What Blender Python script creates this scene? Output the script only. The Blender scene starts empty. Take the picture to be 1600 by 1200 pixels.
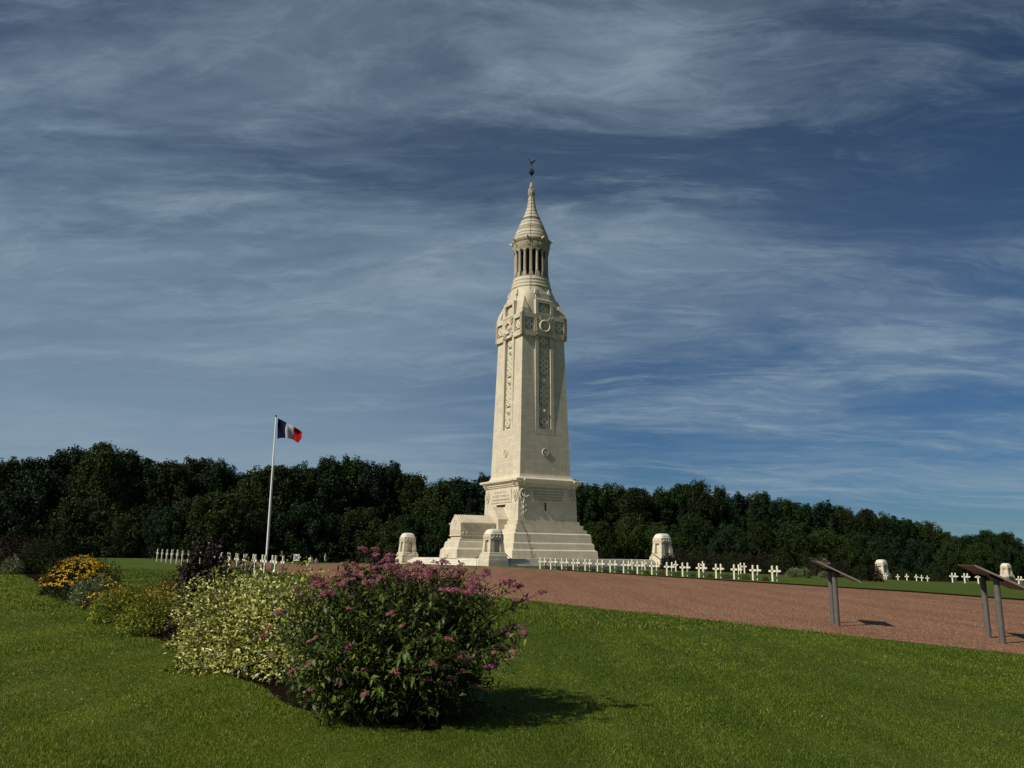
import bpy, bmesh, math, random
import numpy as np
from mathutils import Vector, Matrix

R = math.radians
SC = bpy.context.scene
COL = SC.collection
random.seed(7)
rng = np.random.default_rng(11)

# ------------------------------------------------------------------ camera
EYE = Vector((0.0, 0.0, 1.55))
FPX, PITCH, ROLL = 1290.0, math.atan(268 / 1290.0), R(0.55)      # focal length in pixels of a 1600 px wide frame
fw = Vector((0, math.cos(PITCH), math.sin(PITCH)))
r0 = Vector((1, 0, 0)); u0 = Vector((0, -math.sin(PITCH), math.cos(PITCH)))
cr = r0 * math.cos(ROLL) + u0 * math.sin(ROLL)
cu = -r0 * math.sin(ROLL) + u0 * math.cos(ROLL)
cam = bpy.data.cameras.new('camera')
cam.sensor_width = 36.0; cam.lens = 36.0 * FPX / 1600.0
cam.clip_start = 0.05; cam.clip_end = 6000
cam_o = bpy.data.objects.new('camera', cam); COL.objects.link(cam_o)
M = Matrix((cr, cu, -fw)).transposed().to_4x4(); M.translation = EYE
cam_o.matrix_world = M
SC.camera = cam_o

# ------------------------------------------------------------------ light
SUN_AZ, SUN_EL = R(34.6), R(40)
sun_from = Vector((-math.cos(SUN_AZ) * math.cos(SUN_EL), -math.sin(SUN_AZ) * math.cos(SUN_EL), math.sin(SUN_EL)))
sl = bpy.data.lights.new('sun', 'SUN'); sl.energy = 4.5; sl.angle = R(0.55); sl.color = (1.0, 0.93, 0.80)
so = bpy.data.objects.new('sun', sl); COL.objects.link(so)
so.rotation_euler = sun_from.to_track_quat('Z', 'Y').to_euler()

W = bpy.data.worlds.new('World'); SC.world = W; W.use_nodes = True
def build_world():
    nt = W.node_tree; N = nt.nodes; L = nt.links; N.clear()
    out = N.new('ShaderNodeOutputWorld'); bg = N.new('ShaderNodeBackground')
    ST = 0.05
    bg.inputs['Strength'].default_value = ST
    L.new(bg.outputs[0], out.inputs[0])
    sky = N.new('ShaderNodeTexSky'); sky.sky_type = 'NISHITA'; sky.sun_disc = False
    sky.sun_elevation = SUN_EL; sky.sun_rotation = math.atan2(sun_from.x, sun_from.y)
    sky.altitude = 100; sky.air_density = 1.0; sky.dust_density = 0.15; sky.ozone_density = 3.0
    tc = N.new('ShaderNodeTexCoord')
    def math_(op, a=None, b=None, c=None):
        n = N.new('ShaderNodeMath'); n.operation = op
        for i, v in enumerate((a, b, c)):
            if v is None: continue
            if isinstance(v, (int, float)): n.inputs[i].default_value = v
            else: L.new(v, n.inputs[i])
        return n.outputs[0]
    sep = N.new('ShaderNodeSeparateXYZ'); L.new(tc.outputs['Generated'], sep.inputs[0])
    z = math_('ADD', math_('MAXIMUM', sep.outputs[2], 0.0), 0.14)
    px, py = math_('DIVIDE', sep.outputs[0], z), math_('DIVIDE', sep.outputs[1], z)
    cmb = N.new('ShaderNodeCombineXYZ'); L.new(px, cmb.inputs[0]); L.new(py, cmb.inputs[1])
    def mapped(src, loc, rot, scl):
        m = N.new('ShaderNodeMapping'); L.new(src, m.inputs[0])
        m.inputs['Location'].default_value = loc; m.inputs['Rotation'].default_value = (0, 0, rot); m.inputs['Scale'].default_value = scl
        return m.outputs[0]
    def noise(vec, sc, det, rough, dist=0.0):
        n = N.new('ShaderNodeTexNoise'); n.inputs['Scale'].default_value = sc; n.inputs['Detail'].default_value = det
        n.inputs['Roughness'].default_value = rough; n.inputs['Distortion'].default_value = dist; L.new(vec, n.inputs['Vector'])
        return n.outputs[0]
    def ramp(fac, a, b):
        n = N.new('ShaderNodeMapRange'); n.interpolation_type = 'SMOOTHSTEP'; L.new(fac, n.inputs[0])
        n.inputs[1].default_value = a; n.inputs[2].default_value = b
        return n.outputs[0]
    # domain warp
    wv = N.new('ShaderNodeTexNoise'); wv.inputs['Scale'].default_value = 0.8; wv.inputs['Detail'].default_value = 4
    L.new(cmb.outputs[0], wv.inputs['Vector'])
    wadd = N.new('ShaderNodeVectorMath'); wadd.operation = 'MULTIPLY_ADD'
    L.new(wv.outputs[1], wadd.inputs[0]); wadd.inputs[1].default_value = (0.5, 0.5, 0); L.new(cmb.outputs[0], wadd.inputs[2])
    P = wadd.outputs[0]
    veil = ramp(noise(mapped(P, (19.78, -18.15, 0), -0.049, (0.34, 0.62, 1)), 1.3, 9, 0.64, 0.3), 0.42, 0.64)      # broad milky sheets
    streak = ramp(noise(mapped(P, (11.90, 14.30, 0), 0.186, (0.40, 1.25, 1)), 2.4, 12, 0.68, 0.5), 0.47, 0.68)    # combed cirrus
    fine = ramp(noise(mapped(P, (-7.22, -4.67, 0), 0.126, (0.8, 2.0, 1)), 5.5, 11, 0.70, 0.6), 0.45, 0.68)
    cover = ramp(math_('ADD', noise(mapped(cmb.outputs[0], (3.21, 16.75, 0), -0.170, (0.30, 0.30, 1)), 1.0, 3, 0.5), math_('MULTIPLY', sep.outputs[0], -0.34)), 0.32, 0.66)
    m1 = math_('MULTIPLY', veil, math_('MULTIPLY_ADD', cover, 0.36, 0.24))
    m2 = math_('MULTIPLY', streak, math_('MULTIPLY_ADD', veil, 0.25, 0.36))
    m3 = math_('MULTIPLY', math_('MULTIPLY', fine, math_('ADD', math_('ADD', veil, streak), 0.15)), 0.36)
    m4 = math_('MULTIPLY', cover, 0.14)
    m5 = math_('MULTIPLY', math_('MULTIPLY', ramp(sep.outputs[2], 0.42, 0.05), ramp(sep.outputs[0], 0.18, -0.30)), 0.95)      # thin veil low on the sunward side
    tot = math_('ADD', math_('ADD', math_('ADD', m1, m4), math_('ADD', m2, m3)), m5)
    clear = math_('MULTIPLY', ramp(sep.outputs[2], 0.30, 0.62), ramp(sep.outputs[0], 0.05, 0.5))      # clearer sky overhead on the far side
    tot = math_('MULTIPLY', tot, math_('MULTIPLY_ADD', clear, -0.6, 1.0))
    tot = math_('SUBTRACT', 1.0, math_('EXPONENT', math_('MULTIPLY', tot, -1.15)))      # optical depth to cover
    # tint of the clear sky
    tint = N.new('ShaderNodeMix'); tint.data_type = 'RGBA'; tint.blend_type = 'MULTIPLY'; tint.inputs[0].default_value = 1.0
    L.new(sky.outputs[0], tint.inputs[6])
    tr = N.new('ShaderNodeValToRGB'); L.new(sep.outputs[2], tr.inputs[0])      # bluer air low down, deeper blue overhead
    tr.color_ramp.elements[0].position = 0.0; tr.color_ramp.elements[0].color = (0.34, 0.58, 0.86, 1)
    tr.color_ramp.elements[1].position = 0.55; tr.color_ramp.elements[1].color = (0.26, 0.45, 0.60, 1)
    L.new(tr.outputs[0], tint.inputs[7])
    mix = N.new('ShaderNodeMix'); mix.data_type = 'RGBA'
    L.new(tot, mix.inputs[0]); L.new(tint.outputs[2], mix.inputs[6])
    mix.inputs[7].default_value = (0.262 / ST, 0.352 / ST, 0.430 / ST, 1)
    L.new(mix.outputs[2], bg.inputs['Color'])
build_world()
W.cycles.sampling_method = 'MANUAL'; W.cycles.sample_map_resolution = 256

SC.view_settings.view_transform = 'Standard'; SC.view_settings.look = 'None'
SC.view_settings.exposure = 0.0; SC.view_settings.gamma = 1.0; SC.view_settings.use_curve_mapping = False
SC.render.engine = 'CYCLES'
SC.cycles.max_bounces = 5; SC.cycles.diffuse_bounces = 3; SC.cycles.glossy_bounces = 2; SC.cycles.transmission_bounces = 3
SC.cycles.caustics_reflective = False; SC.cycles.caustics_refractive = False

# ------------------------------------------------------------------ terrain and placing
def g(x, y):
    """height of the ground: a hilltop that tips gently to the right and falls away behind the tower"""
    xc = min(max(x, -35.0), 75.0); yc = min(max(y, -30.0), 85.0)
    z = 0.0055 * yc - 0.015 * xc - 0.02 * min(max(0.0, x - 20.0), 45.0)
    if y > 85: z -= 0.014 * min(y - 85.0, 115.0)
    k = min(max((-14.0 - x) / 8.0, 0.0), 1.0); z -= 0.035 * min(max(y - 80.0, 0.0), 30.0) * k * k * (3 - 2 * k)
    return z
def gv(x, y):
    xc = np.clip(x, -35, 75); yc = np.clip(y, -30, 85); k = np.clip((-14.0 - x) / 8.0, 0, 1)
    return -0.035 * np.clip(y - 80, 0, 30) * k * k * (3 - 2 * k) + 0.0055 * yc - 0.015 * xc - 0.02 * np.clip(x - 20, 0, 45) - 0.014 * np.clip(y - 85, 0, 115)
def ray(u, v):
    d = fw * FPX + cr * (u - 800) + cu * (600 - v)
    return d / d.y
def at(u, v, Y):
    """world point at depth Y seen in direction of photo pixel (u, v)"""
    return EYE + ray(u, v) * Y
def on_ground(u, v):
    d = ray(u, v); Y = 10.0
    for _ in range(60):
        p = EYE + d * Y
        Y = min(max((g(p.x, p.y) - EYE.z) / d.z if d.z < -1e-4 else 200, 1.0), 300.0) * 0.5 + Y * 0.5
    p = EYE + d * Y
    return Vector((p.x, p.y, g(p.x, p.y)))
AX = Vector((-0.56, 0.828, 0)).normalized()        # direction of the grave rows, the gravel avenue and the flower bed
NX = Vector((AX.y, -AX.x, 0))                      # to the right of it

# ------------------------------------------------------------------ materials
def new_mat(name):
    m = bpy.data.materials.new(name); m.use_nodes = True
    nt = m.node_tree; b = nt.nodes['Principled BSDF']
    return m, nt, b
def nd(nt, typ, **kw):
    n = nt.nodes.new(typ)
    for k, v in kw.items():
        if k in n.inputs.keys(): n.inputs[k].default_value = v
        else: setattr(n, k, v)
    return n
def rampn(nt, fac, stops, interp='LINEAR'):
    r = nt.nodes.new('ShaderNodeValToRGB'); r.color_ramp.interpolation = interp
    e = r.color_ramp.elements
    while len(e) < len(stops): e.new(0.5)
    for el, (p, c) in zip(e, stops):
        el.position = p; el.color = (*c, 1) if len(c) == 3 else c
    nt.links.new(fac, r.inputs[0])
    return r.outputs[0]
def mixc(nt, fac, a, b, blend='MIX'):
    m = nt.nodes.new('ShaderNodeMix'); m.data_type = 'RGBA'; m.blend_type = blend
    for sock, v in ((m.inputs[0], fac), (m.inputs[6], a), (m.inputs[7], b)):
        if isinstance(v, (int, float)): sock.default_value = v
        elif isinstance(v, tuple): sock.default_value = (*v, 1)
        else: nt.links.new(v, sock)
    return m.outputs[2]
def bump(nt, b, h, strength, dist):
    n = nt.nodes.new('ShaderNodeBump'); n.inputs['Strength'].default_value = strength; n.inputs['Distance'].default_value = dist
    nt.links.new(h, n.inputs['Height']); nt.links.new(n.outputs[0], b.inputs['Normal'])
    return n

def plain(name, col, rough=0.6, metal=0.0, var=0.15, scale=8.0, spec=0.4):
    m, nt, b = new_mat(name)
    tc = nd(nt, 'ShaderNodeTexCoord')
    n = nd(nt, 'ShaderNodeTexNoise', Scale=scale, Detail=5.0); nt.links.new(tc.outputs['Object'], n.inputs['Vector'])
    lo = tuple(c * (1 - var) for c in col); hi = tuple(min(1, c * (1 + var)) for c in col)
    nt.links.new(rampn(nt, n.outputs[0], [(0.3, lo), (0.7, hi)]), b.inputs['Base Color'])
    b.inputs['Roughness'].default_value = rough; b.inputs['Metallic'].default_value = metal; b.inputs['Specular IOR Level'].default_value = spec
    return m

def stone_mat(name, base, dark, joints=True, course=0.42, streak=0.5):
    m, nt, b = new_mat(name); L = nt.links
    tc = nd(nt, 'ShaderNodeTexCoord'); ob = tc.outputs['Object']
    sep = nd(nt, 'ShaderNodeSeparateXYZ'); L.new(ob, sep.inputs[0])
    n1 = nd(nt, 'ShaderNodeTexNoise', Scale=0.55, Detail=7.0, Roughness=0.6); L.new(ob, n1.inputs['Vector'])
    n2 = nd(nt, 'ShaderNodeTexNoise', Scale=7.0, Detail=6.0, Roughness=0.65); L.new(ob, n2.inputs['Vector'])
    mp = nd(nt, 'ShaderNodeMapping'); L.new(ob, mp.inputs[0]); mp.inputs['Scale'].default_value = (2.2, 2.2, 0.16)
    n3 = nd(nt, 'ShaderNodeTexNoise', Scale=1.0, Detail=6.0, Roughness=0.6); L.new(mp.outputs[0], n3.inputs['Vector'])
    c = mixc(nt, rampn(nt, n1.outputs[0], [(0.35, (0, 0, 0)), (0.7, (1, 1, 1))]), base, tuple(x * 0.86 for x in base))
    c = mixc(nt, rampn(nt, n3.outputs[0], [(0.50, (0, 0, 0)), (0.78, (streak,) * 3)]), c, dark)
    c = mixc(nt, rampn(nt, n2.outputs[0], [(0.45, (0, 0, 0)), (0.8, (0.35,) * 3)]), c, tuple(x * 0.72 for x in base))
    h = n2.outputs[0]
    if joints:
        ad = nd(nt, 'ShaderNodeMath', operation='ADD'); L.new(sep.outputs[0], ad.inputs[0]); L.new(sep.outputs[1], ad.inputs[1])
        cb = nd(nt, 'ShaderNodeCombineXYZ'); L.new(ad.outputs[0], cb.inputs[0]); L.new(sep.outputs[2], cb.inputs[1])
        br = nd(nt, 'ShaderNodeTexBrick'); L.new(cb.outputs[0], br.inputs['Vector'])
        br.inputs['Scale'].default_value = 1.0; br.inputs['Brick Width'].default_value = course * 2.3; br.inputs['Row Height'].default_value = course
        br.inputs['Mortar Size'].default_value = 0.016; br.inputs['Mortar Smooth'].default_value = 0.3
        br.inputs['Color1'].default_value = (0.86, 0.855, 0.85, 1); br.inputs['Color2'].default_value = (1.08, 1.07, 1.05, 1); br.inputs['Mortar'].default_value = (0.66, 0.63, 0.60, 1)
        c = mixc(nt, 0.6, c, br.outputs[0], 'MULTIPLY')
    L.new(c, b.inputs['Base Color'])
    b.inputs['Roughness'].default_value = 0.85; b.inputs['Specular IOR Level'].default_value = 0.2
    bump(nt, b, h, 0.35, 0.02)
    return m

def leaf_mat(name, stops, trans=0.2, rough=0.5, ztop=None, spec=0.25, noise_scale=0.0, objvar=0.0, dry=False):
    """leaf colours picked per leaf; ztop=(z0,z1,colour): young growth of another colour near the tips"""
    m, nt, b = new_mat(name); L = nt.links
    ge = nd(nt, 'ShaderNodeNewGeometry')
    c = rampn(nt, ge.outputs['Random Per Island'], stops)
    tc = nd(nt, 'ShaderNodeTexCoord')
    if noise_scale:
        n = nd(nt, 'ShaderNodeTexNoise', Scale=noise_scale, Detail=3.0); L.new(tc.outputs['Object'], n.inputs['Vector'])
        c = mixc(nt, rampn(nt, n.outputs[0], [(0.35, (0, 0, 0)), (0.65, (1, 1, 1))]), c, mixc(nt, 0.55, c, (0.5, 0.62, 0.4), 'MULTIPLY'))
    if objvar:
        oi = nd(nt, 'ShaderNodeObjectInfo')
        c = mixc(nt, 1.0, c, rampn(nt, oi.outputs['Random'], [(0, (1 - objvar,) * 3), (0.5, (1.0, 1.0, 0.95)), (1, (1 + objvar, 1 + objvar * 0.8, 0.9))]), 'MULTIPLY')
    if ztop:
        sep = nd(nt, 'ShaderNodeSeparateXYZ'); L.new(tc.outputs['Object'], sep.inputs[0])
        mr = nd(nt, 'ShaderNodeMapRange'); L.new(sep.outputs[2], mr.inputs[0]); mr.inputs[1].default_value = ztop[0]; mr.inputs[2].default_value = ztop[1]
        mm = nd(nt, 'ShaderNodeMath', operation='MULTIPLY'); L.new(mr.outputs[0], mm.inputs[0])
        rr = nd(nt, 'ShaderNodeMath', operation='MULTIPLY_ADD'); L.new(ge.outputs['Random Per Island'], rr.inputs[0]); rr.inputs[1].default_value = 0.9; rr.inputs[2].default_value = 0.25
        L.new(rr.outputs[0], mm.inputs[1])
        c = mixc(nt, mm.outputs[0], c, ztop[2])
    if dry: c = dry_side(nt, c, tc.outputs['Object'])
    L.new(c, b.inputs['Base Color']); b.inputs['Roughness'].default_value = rough; b.inputs['Specular IOR Level'].default_value = spec
    if trans:
        t = nd(nt, 'ShaderNodeBsdfTranslucent'); L.new(c, t.inputs[0])
        ms = nd(nt, 'ShaderNodeMixShader'); ms.inputs[0].default_value = trans
        L.new(b.outputs[0], ms.inputs[1]); L.new(t.outputs[0], ms.inputs[2])
        L.new(ms.outputs[0], nt.nodes['Material Output'].inputs[0])
    return m

def dry_side(nt, c, ob):
    """the lawn left of the bed is a drier, yellower mixture"""
    sp = nd(nt, 'ShaderNodeSeparateXYZ'); nt.links.new(ob, sp.inputs[0])
    n = nd(nt, 'ShaderNodeTexNoise', Scale=0.8, Detail=4.0); nt.links.new(ob, n.inputs['Vector'])
    d = nd(nt, 'ShaderNodeMath', operation='MULTIPLY_ADD'); nt.links.new(sp.outputs[1], d.inputs[0]); d.inputs[1].default_value = 0.676; nt.links.new(sp.outputs[0], d.inputs[2])
    e = nd(nt, 'ShaderNodeMath', operation='MULTIPLY_ADD'); nt.links.new(n.outputs[0], e.inputs[0]); e.inputs[1].default_value = 3.0; nt.links.new(d.outputs[0], e.inputs[2])
    mr = nd(nt, 'ShaderNodeMapRange'); nt.links.new(e.outputs[0], mr.inputs[0]); mr.inputs[1].default_value = 6.2; mr.inputs[2].default_value = 4.2
    c = mixc(nt, mr.outputs[0], c, mixc(nt, 1.0, c, (1.45, 1.32, 1.3), 'MULTIPLY'))
    mp = nd(nt, 'ShaderNodeMapping'); nt.links.new(ob, mp.inputs[0]); mp.inputs['Rotation'].default_value = (0, 0, R(-34)); mp.inputs['Scale'].default_value = (1.0, 0.07, 1)
    st = nd(nt, 'ShaderNodeTexNoise', Scale=1.5, Detail=4.0, Roughness=0.6); nt.links.new(mp.outputs[0], st.inputs['Vector'])      # mown lines
    c = mixc(nt, rampn(nt, st.outputs[0], [(0.48, (0, 0, 0)), (0.62, (1.0,) * 3)]), c, mixc(nt, 1.0, c, (1.26, 1.20, 1.3), 'MULTIPLY'))
    pt = nd(nt, 'ShaderNodeTexNoise', Scale=1.7, Detail=5.0, Roughness=0.65); nt.links.new(ob, pt.inputs['Vector'])      # lush and worn spots
    return mixc(nt, rampn(nt, pt.outputs[0], [(0.36, (0.7,) * 3), (0.50, (0, 0, 0))]), c, mixc(nt, 1.0, c, (0.80, 0.87, 0.8), 'MULTIPLY'))
def lawn_mat():
    m, nt, b = new_mat('lawn'); L = nt.links
    tc = nd(nt, 'ShaderNodeTexCoord'); ob = tc.outputs['Object']
    big = nd(nt, 'ShaderNodeTexNoise', Scale=0.35, Detail=5.0, Roughness=0.6); L.new(ob, big.inputs['Vector'])
    mid = nd(nt, 'ShaderNodeTexNoise', Scale=3.0, Detail=6.0, Roughness=0.65); L.new(ob, mid.inputs['Vector'])
    mp = nd(nt, 'ShaderNodeMapping'); L.new(ob, mp.inputs[0]); mp.inputs['Rotation'].default_value = (0, 0, R(-34)); mp.inputs['Scale'].default_value = (1.5, 0.10, 1)
    st = nd(nt, 'ShaderNodeTexNoise', Scale=1.2, Detail=4.0, Roughness=0.55); L.new(mp.outputs[0], st.inputs['Vector'])
    fine = nd(nt, 'ShaderNodeTexNoise', Scale=70.0, Detail=4.0, Roughness=0.7); L.new(ob, fine.inputs['Vector'])
    c = rampn(nt, mid.outputs[0], [(0.30, (0.064, 0.104, 0.010)), (0.52, (0.092, 0.144, 0.014)), (0.72, (0.130, 0.180, 0.022))])
    c = mixc(nt, rampn(nt, big.outputs[0], [(0.42, (0, 0, 0)), (0.66, (0.75,) * 3)]), c, (0.135, 0.170, 0.024))
    c = mixc(nt, rampn(nt, st.outputs[0], [(0.50, (0, 0, 0)), (0.68, (0.55,) * 3)]), c, (0.17, 0.22, 0.036))
    c = mixc(nt, rampn(nt, fine.outputs[0], [(0.40, (0.9,) * 3), (0.62, (0,) * 3)]), c, (0.024, 0.038, 0.004))
    c = dry_side(nt, c, ob)
    L.new(c, b.inputs['Base Color']); b.inputs['Roughness'].default_value = 0.8; b.inputs['Specular IOR Level'].default_value = 0.1
    bump(nt, b, fine.outputs[0], 0.9, 0.03)
    return m

def gravel_mat():
    m, nt, b = new_mat('red_gravel'); L = nt.links
    tc = nd(nt, 'ShaderNodeTexCoord'); ob = tc.outputs['Object']
    vo = nd(nt, 'ShaderNodeTexVoronoi', Scale=20.0); L.new(ob, vo.inputs['Vector'])
    vo2 = nd(nt, 'ShaderNodeTexVoronoi', Scale=9.0); L.new(ob, vo2.inputs['Vector'])
    big = nd(nt, 'ShaderNodeTexNoise', Scale=0.25, Detail=5.0); L.new(ob, big.inputs['Vector'])
    c = rampn(nt, vo.outputs['Color'], [(0.1, (0.085, 0.040, 0.023)), (0.5, (0.27, 0.142, 0.084)), (0.9, (0.44, 0.265, 0.17))])
    c = mixc(nt, 0.35, c, rampn(nt, vo2.outputs['Color'], [(0.2, (0.18, 0.085, 0.050)), (0.8, (0.37, 0.195, 0.12))]))
    c = mixc(nt, rampn(nt, big.outputs[0], [(0.4, (0, 0, 0)), (0.65, (0.4,) * 3)]), c, (0.24, 0.135, 0.082))
    mp = nd(nt, 'ShaderNodeMapping'); L.new(ob, mp.inputs[0]); mp.inputs['Rotation'].default_value = (0, 0, R(-34)); mp.inputs['Scale'].default_value = (0.55, 0.05, 1)
    tr = nd(nt, 'ShaderNodeTexNoise', Scale=1.6, Detail=5.0, Roughness=0.6); L.new(mp.outputs[0], tr.inputs['Vector'])      # raked and driven bands
    c = mixc(nt, rampn(nt, tr.outputs[0], [(0.40, (0.55,) * 3), (0.52, (0, 0, 0))]), c, mixc(nt, 1.0, c, (0.74, 0.70, 0.68), 'MULTIPLY'))
    c = mixc(nt, rampn(nt, tr.outputs[0], [(0.54, (0, 0, 0)), (0.70, (0.6,) * 3)]), c, mixc(nt, 1.0, c, (1.18, 1.20, 1.22), 'MULTIPLY'))
    L.new(c, b.inputs['Base Color']); b.inputs['Roughness'].default_value = 0.9; b.inputs['Specular IOR Level'].default_value = 0.1
    bump(nt, b, vo.outputs['Distance'], 1.0, 0.05)
    return m

MAT = {
    'stone': stone_mat('limestone', (0.63, 0.565, 0.435), (0.36, 0.31, 0.23)),
    'stone_plain': stone_mat('limestone_carved', (0.63, 0.56, 0.425), (0.37, 0.315, 0.235), joints=False),
    'stone_weathered': stone_mat('limestone_weathered', (0.43, 0.375, 0.28), (0.17, 0.145, 0.11), joints=True, course=0.35, streak=0.9),
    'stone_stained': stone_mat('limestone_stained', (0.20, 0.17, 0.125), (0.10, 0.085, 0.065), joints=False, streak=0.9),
    'stone_spire': stone_mat('limestone_spire', (0.56, 0.50, 0.385), (0.24, 0.205, 0.155), joints=False, streak=0.95),
    'stone_white': stone_mat('limestone_pale', (0.72, 0.68, 0.58), (0.45, 0.41, 0.34), course=0.6),
    'painted_dark': plain('painted_interior_dark', (0.012, 0.011, 0.010), 0.7),  # near-black colour painted in for the unlit inside of openings
    'bronze': plain('dark_bronze', (0.02, 0.024, 0.032), 0.5, 0.6),
    'iron': plain('black_iron', (0.012, 0.012, 0.013), 0.5, 0.3),
    'letter': plain('incised_letter', (0.33, 0.29, 0.22), 0.9),
    'cross': plain('painted_concrete', (0.68, 0.635, 0.49), 0.8, 0, 0.22, 9.0),
    'plaque': plain('name_plate', (0.10, 0.085, 0.06), 0.5, 0.4),
    'pole': plain('white_pole_paint', (0.78, 0.78, 0.78), 0.35, 0, 0.04),
    'lawn': lawn_mat(), 'gravel': gravel_mat(),
    'soil': plain('bark_mulch', (0.012, 0.008, 0.0055), 1.0, 0, 0.6, 30.0, spec=0.0),
    'post': plain('grey_post_paint', (0.105, 0.098, 0.088), 0.55, 0, 0.12),
    'panel': plain('brown_panel_back', (0.075, 0.046, 0.037), 0.5, 0, 0.12, 3.0),
    'panel_edge': plain('panel_edge_metal', (0.20, 0.17, 0.145), 0.45, 0.2),
    'panel_face': plain('panel_print', (0.42, 0.37, 0.30), 0.4, 0, 0.35, 3.0),
    'bark': plain('bark', (0.022, 0.018, 0.014), 0.95, 0, 0.4, 4.0),
    'stem': plain('shrub_stem', (0.045, 0.032, 0.02), 0.9, 0, 0.4, 20.0),
    'red_roof': plain('tile_roof', (0.16, 0.10, 0.07), 0.8, 0, 0.3),
    'wood': plain('hut_boards', (0.05, 0.035, 0.025), 0.8, 0, 0.3),
    'skin': plain('skin', (0.45, 0.28, 0.2), 0.6), 'shirt_white': plain('white_shirt', (0.75, 0.75, 0.75), 0.8), 'shirt_grey': plain('grey_shirt', (0.3, 0.32, 0.34), 0.8),
    'trousers': plain('dark_trousers', (0.02, 0.022, 0.035), 0.8), 'hair': plain('hair', (0.02, 0.014, 0.01), 0.8),
    'sign_white': plain('sign_white', (0.7, 0.7, 0.7), 0.5, 0, 0.03), 'sign_blue': plain('sign_blue', (0.04, 0.07, 0.16), 0.5, 0, 0.05), 'steel': plain('galvanised_steel', (0.35, 0.35, 0.36), 0.5, 0.7),
}
for k, c in (('flag_blue', (0.009, 0.012, 0.034)), ('flag_white', (0.42, 0.42, 0.46)), ('flag_red', (0.26, 0.010, 0.014))):
    MAT[k] = plain(k, c, 0.9, 0, 0.06, spec=0.02)
MAT['tree'] = leaf_mat('wood_leaves', [(0.0, (0.014, 0.026, 0.010)), (0.45, (0.026, 0.044, 0.014)), (0.85, (0.042, 0.062, 0.018)), (1.0, (0.060, 0.080, 0.024))], 0.12, 0.6, spec=0.15, noise_scale=0.35, objvar=0.35)
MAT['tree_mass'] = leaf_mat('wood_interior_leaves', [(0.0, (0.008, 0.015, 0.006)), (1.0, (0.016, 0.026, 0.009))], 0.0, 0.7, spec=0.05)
MAT['pink_leaf'] = leaf_mat('spirea_leaf', [(0.0, (0.028, 0.048, 0.009)), (0.5, (0.062, 0.102, 0.014)), (0.80, (0.115, 0.165, 0.020)), (1.0, (0.21, 0.24, 0.038))], 0.25, 0.45, ztop=(1.0, 1.45, (0.045, 0.024, 0.013)))
MAT['var_leaf'] = leaf_mat('variegated_leaf', [(0.0, (0.026, 0.038, 0.006)), (0.30, (0.075, 0.084, 0.009)), (0.40, (0.22, 0.22, 0.024)), (0.70, (0.45, 0.44, 0.085)), (1.0, (0.74, 0.72, 0.32))], 0.2, 0.38, spec=0.4)
MAT['purple_leaf'] = leaf_mat('ninebark_leaf', [(0.0, (0.012, 0.007, 0.008)), (0.7, (0.028, 0.014, 0.016)), (0.93, (0.05, 0.026, 0.022)), (1.0, (0.07, 0.08, 0.02))], 0.12, 0.42, spec=0.35)
MAT['gold_leaf'] = leaf_mat('gold_spirea_leaf', [(0.0, (0.05, 0.085, 0.010)), (0.5, (0.14, 0.19, 0.016)), (1.0, (0.34, 0.30, 0.025))], 0.2, 0.5, ztop=(0.42, 0.75, (0.36, 0.24, 0.022)))
MAT['red_leaf'] = leaf_mat('barberry_leaf', [(0.0, (0.03, 0.010, 0.009)), (0.7, (0.085, 0.025, 0.018)), (1.0, (0.15, 0.055, 0.025))], 0.2, 0.5)
MAT['dark_leaf'] = leaf_mat('dark_shrub_leaf', [(0.0, (0.012, 0.018, 0.006)), (0.7, (0.026, 0.038, 0.011)), (1.0, (0.055, 0.07, 0.020))], 0.15, 0.6, spec=.12)
MAT['brown_leaf'] = leaf_mat('brown_shrub_leaf', [(0.0, (0.010, 0.008, 0.005)), (0.7, (0.022, 0.017, 0.010)), (1.0, (0.06, 0.045, 0.026))], 0.15, 0.6, spec=.12)
MAT['pale_leaf'] = leaf_mat('pale_leaf', [(0.0, (0.04, 0.06, 0.018)), (0.6, (0.13, 0.16, 0.06)), (1.0, (0.34, 0.35, 0.2))], 0.2, 0.5)
MAT['pink'] = leaf_mat('pink_blossom', [(0.0, (0.16, 0.035, 0.055)), (0.5, (0.37, 0.10, 0.165)), (1.0, (0.60, 0.30, 0.36))], 0.2, 0.7, spec=0.05)
MAT['pink_faded'] = leaf_mat('faded_blossom', [(0.0, (0.22, 0.08, 0.07)), (0.5, (0.42, 0.19, 0.17)), (1.0, (0.6, 0.38, 0.32))], 0.2, 0.7, spec=0.05)
MAT['yellow'] = leaf_mat('yellow_petal', [(0.0, (0.45, 0.21, 0.008)), (0.6, (0.70, 0.43, 0.014)), (1.0, (0.85, 0.62, 0.06))], 0.2, 0.6, spec=0.1)
MAT['white_petal'] = leaf_mat('daisy_petal', [(0.0, (0.6, 0.6, 0.5)), (1.0, (0.8, 0.8, 0.75))], 0.2, 0.6)
MAT['blade'] = leaf_mat('grass_blade', [(0.0, (0.026, 0.048, 0.004)), (0.45, (0.078, 0.122, 0.008)), (0.75, (0.142, 0.195, 0.015)), (0.93, (0.23, 0.28, 0.045)), (1.0, (0.40, 0.40, 0.13))], 0.2, 0.5, spec=0.1, noise_scale=.5, dry=True)

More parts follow.
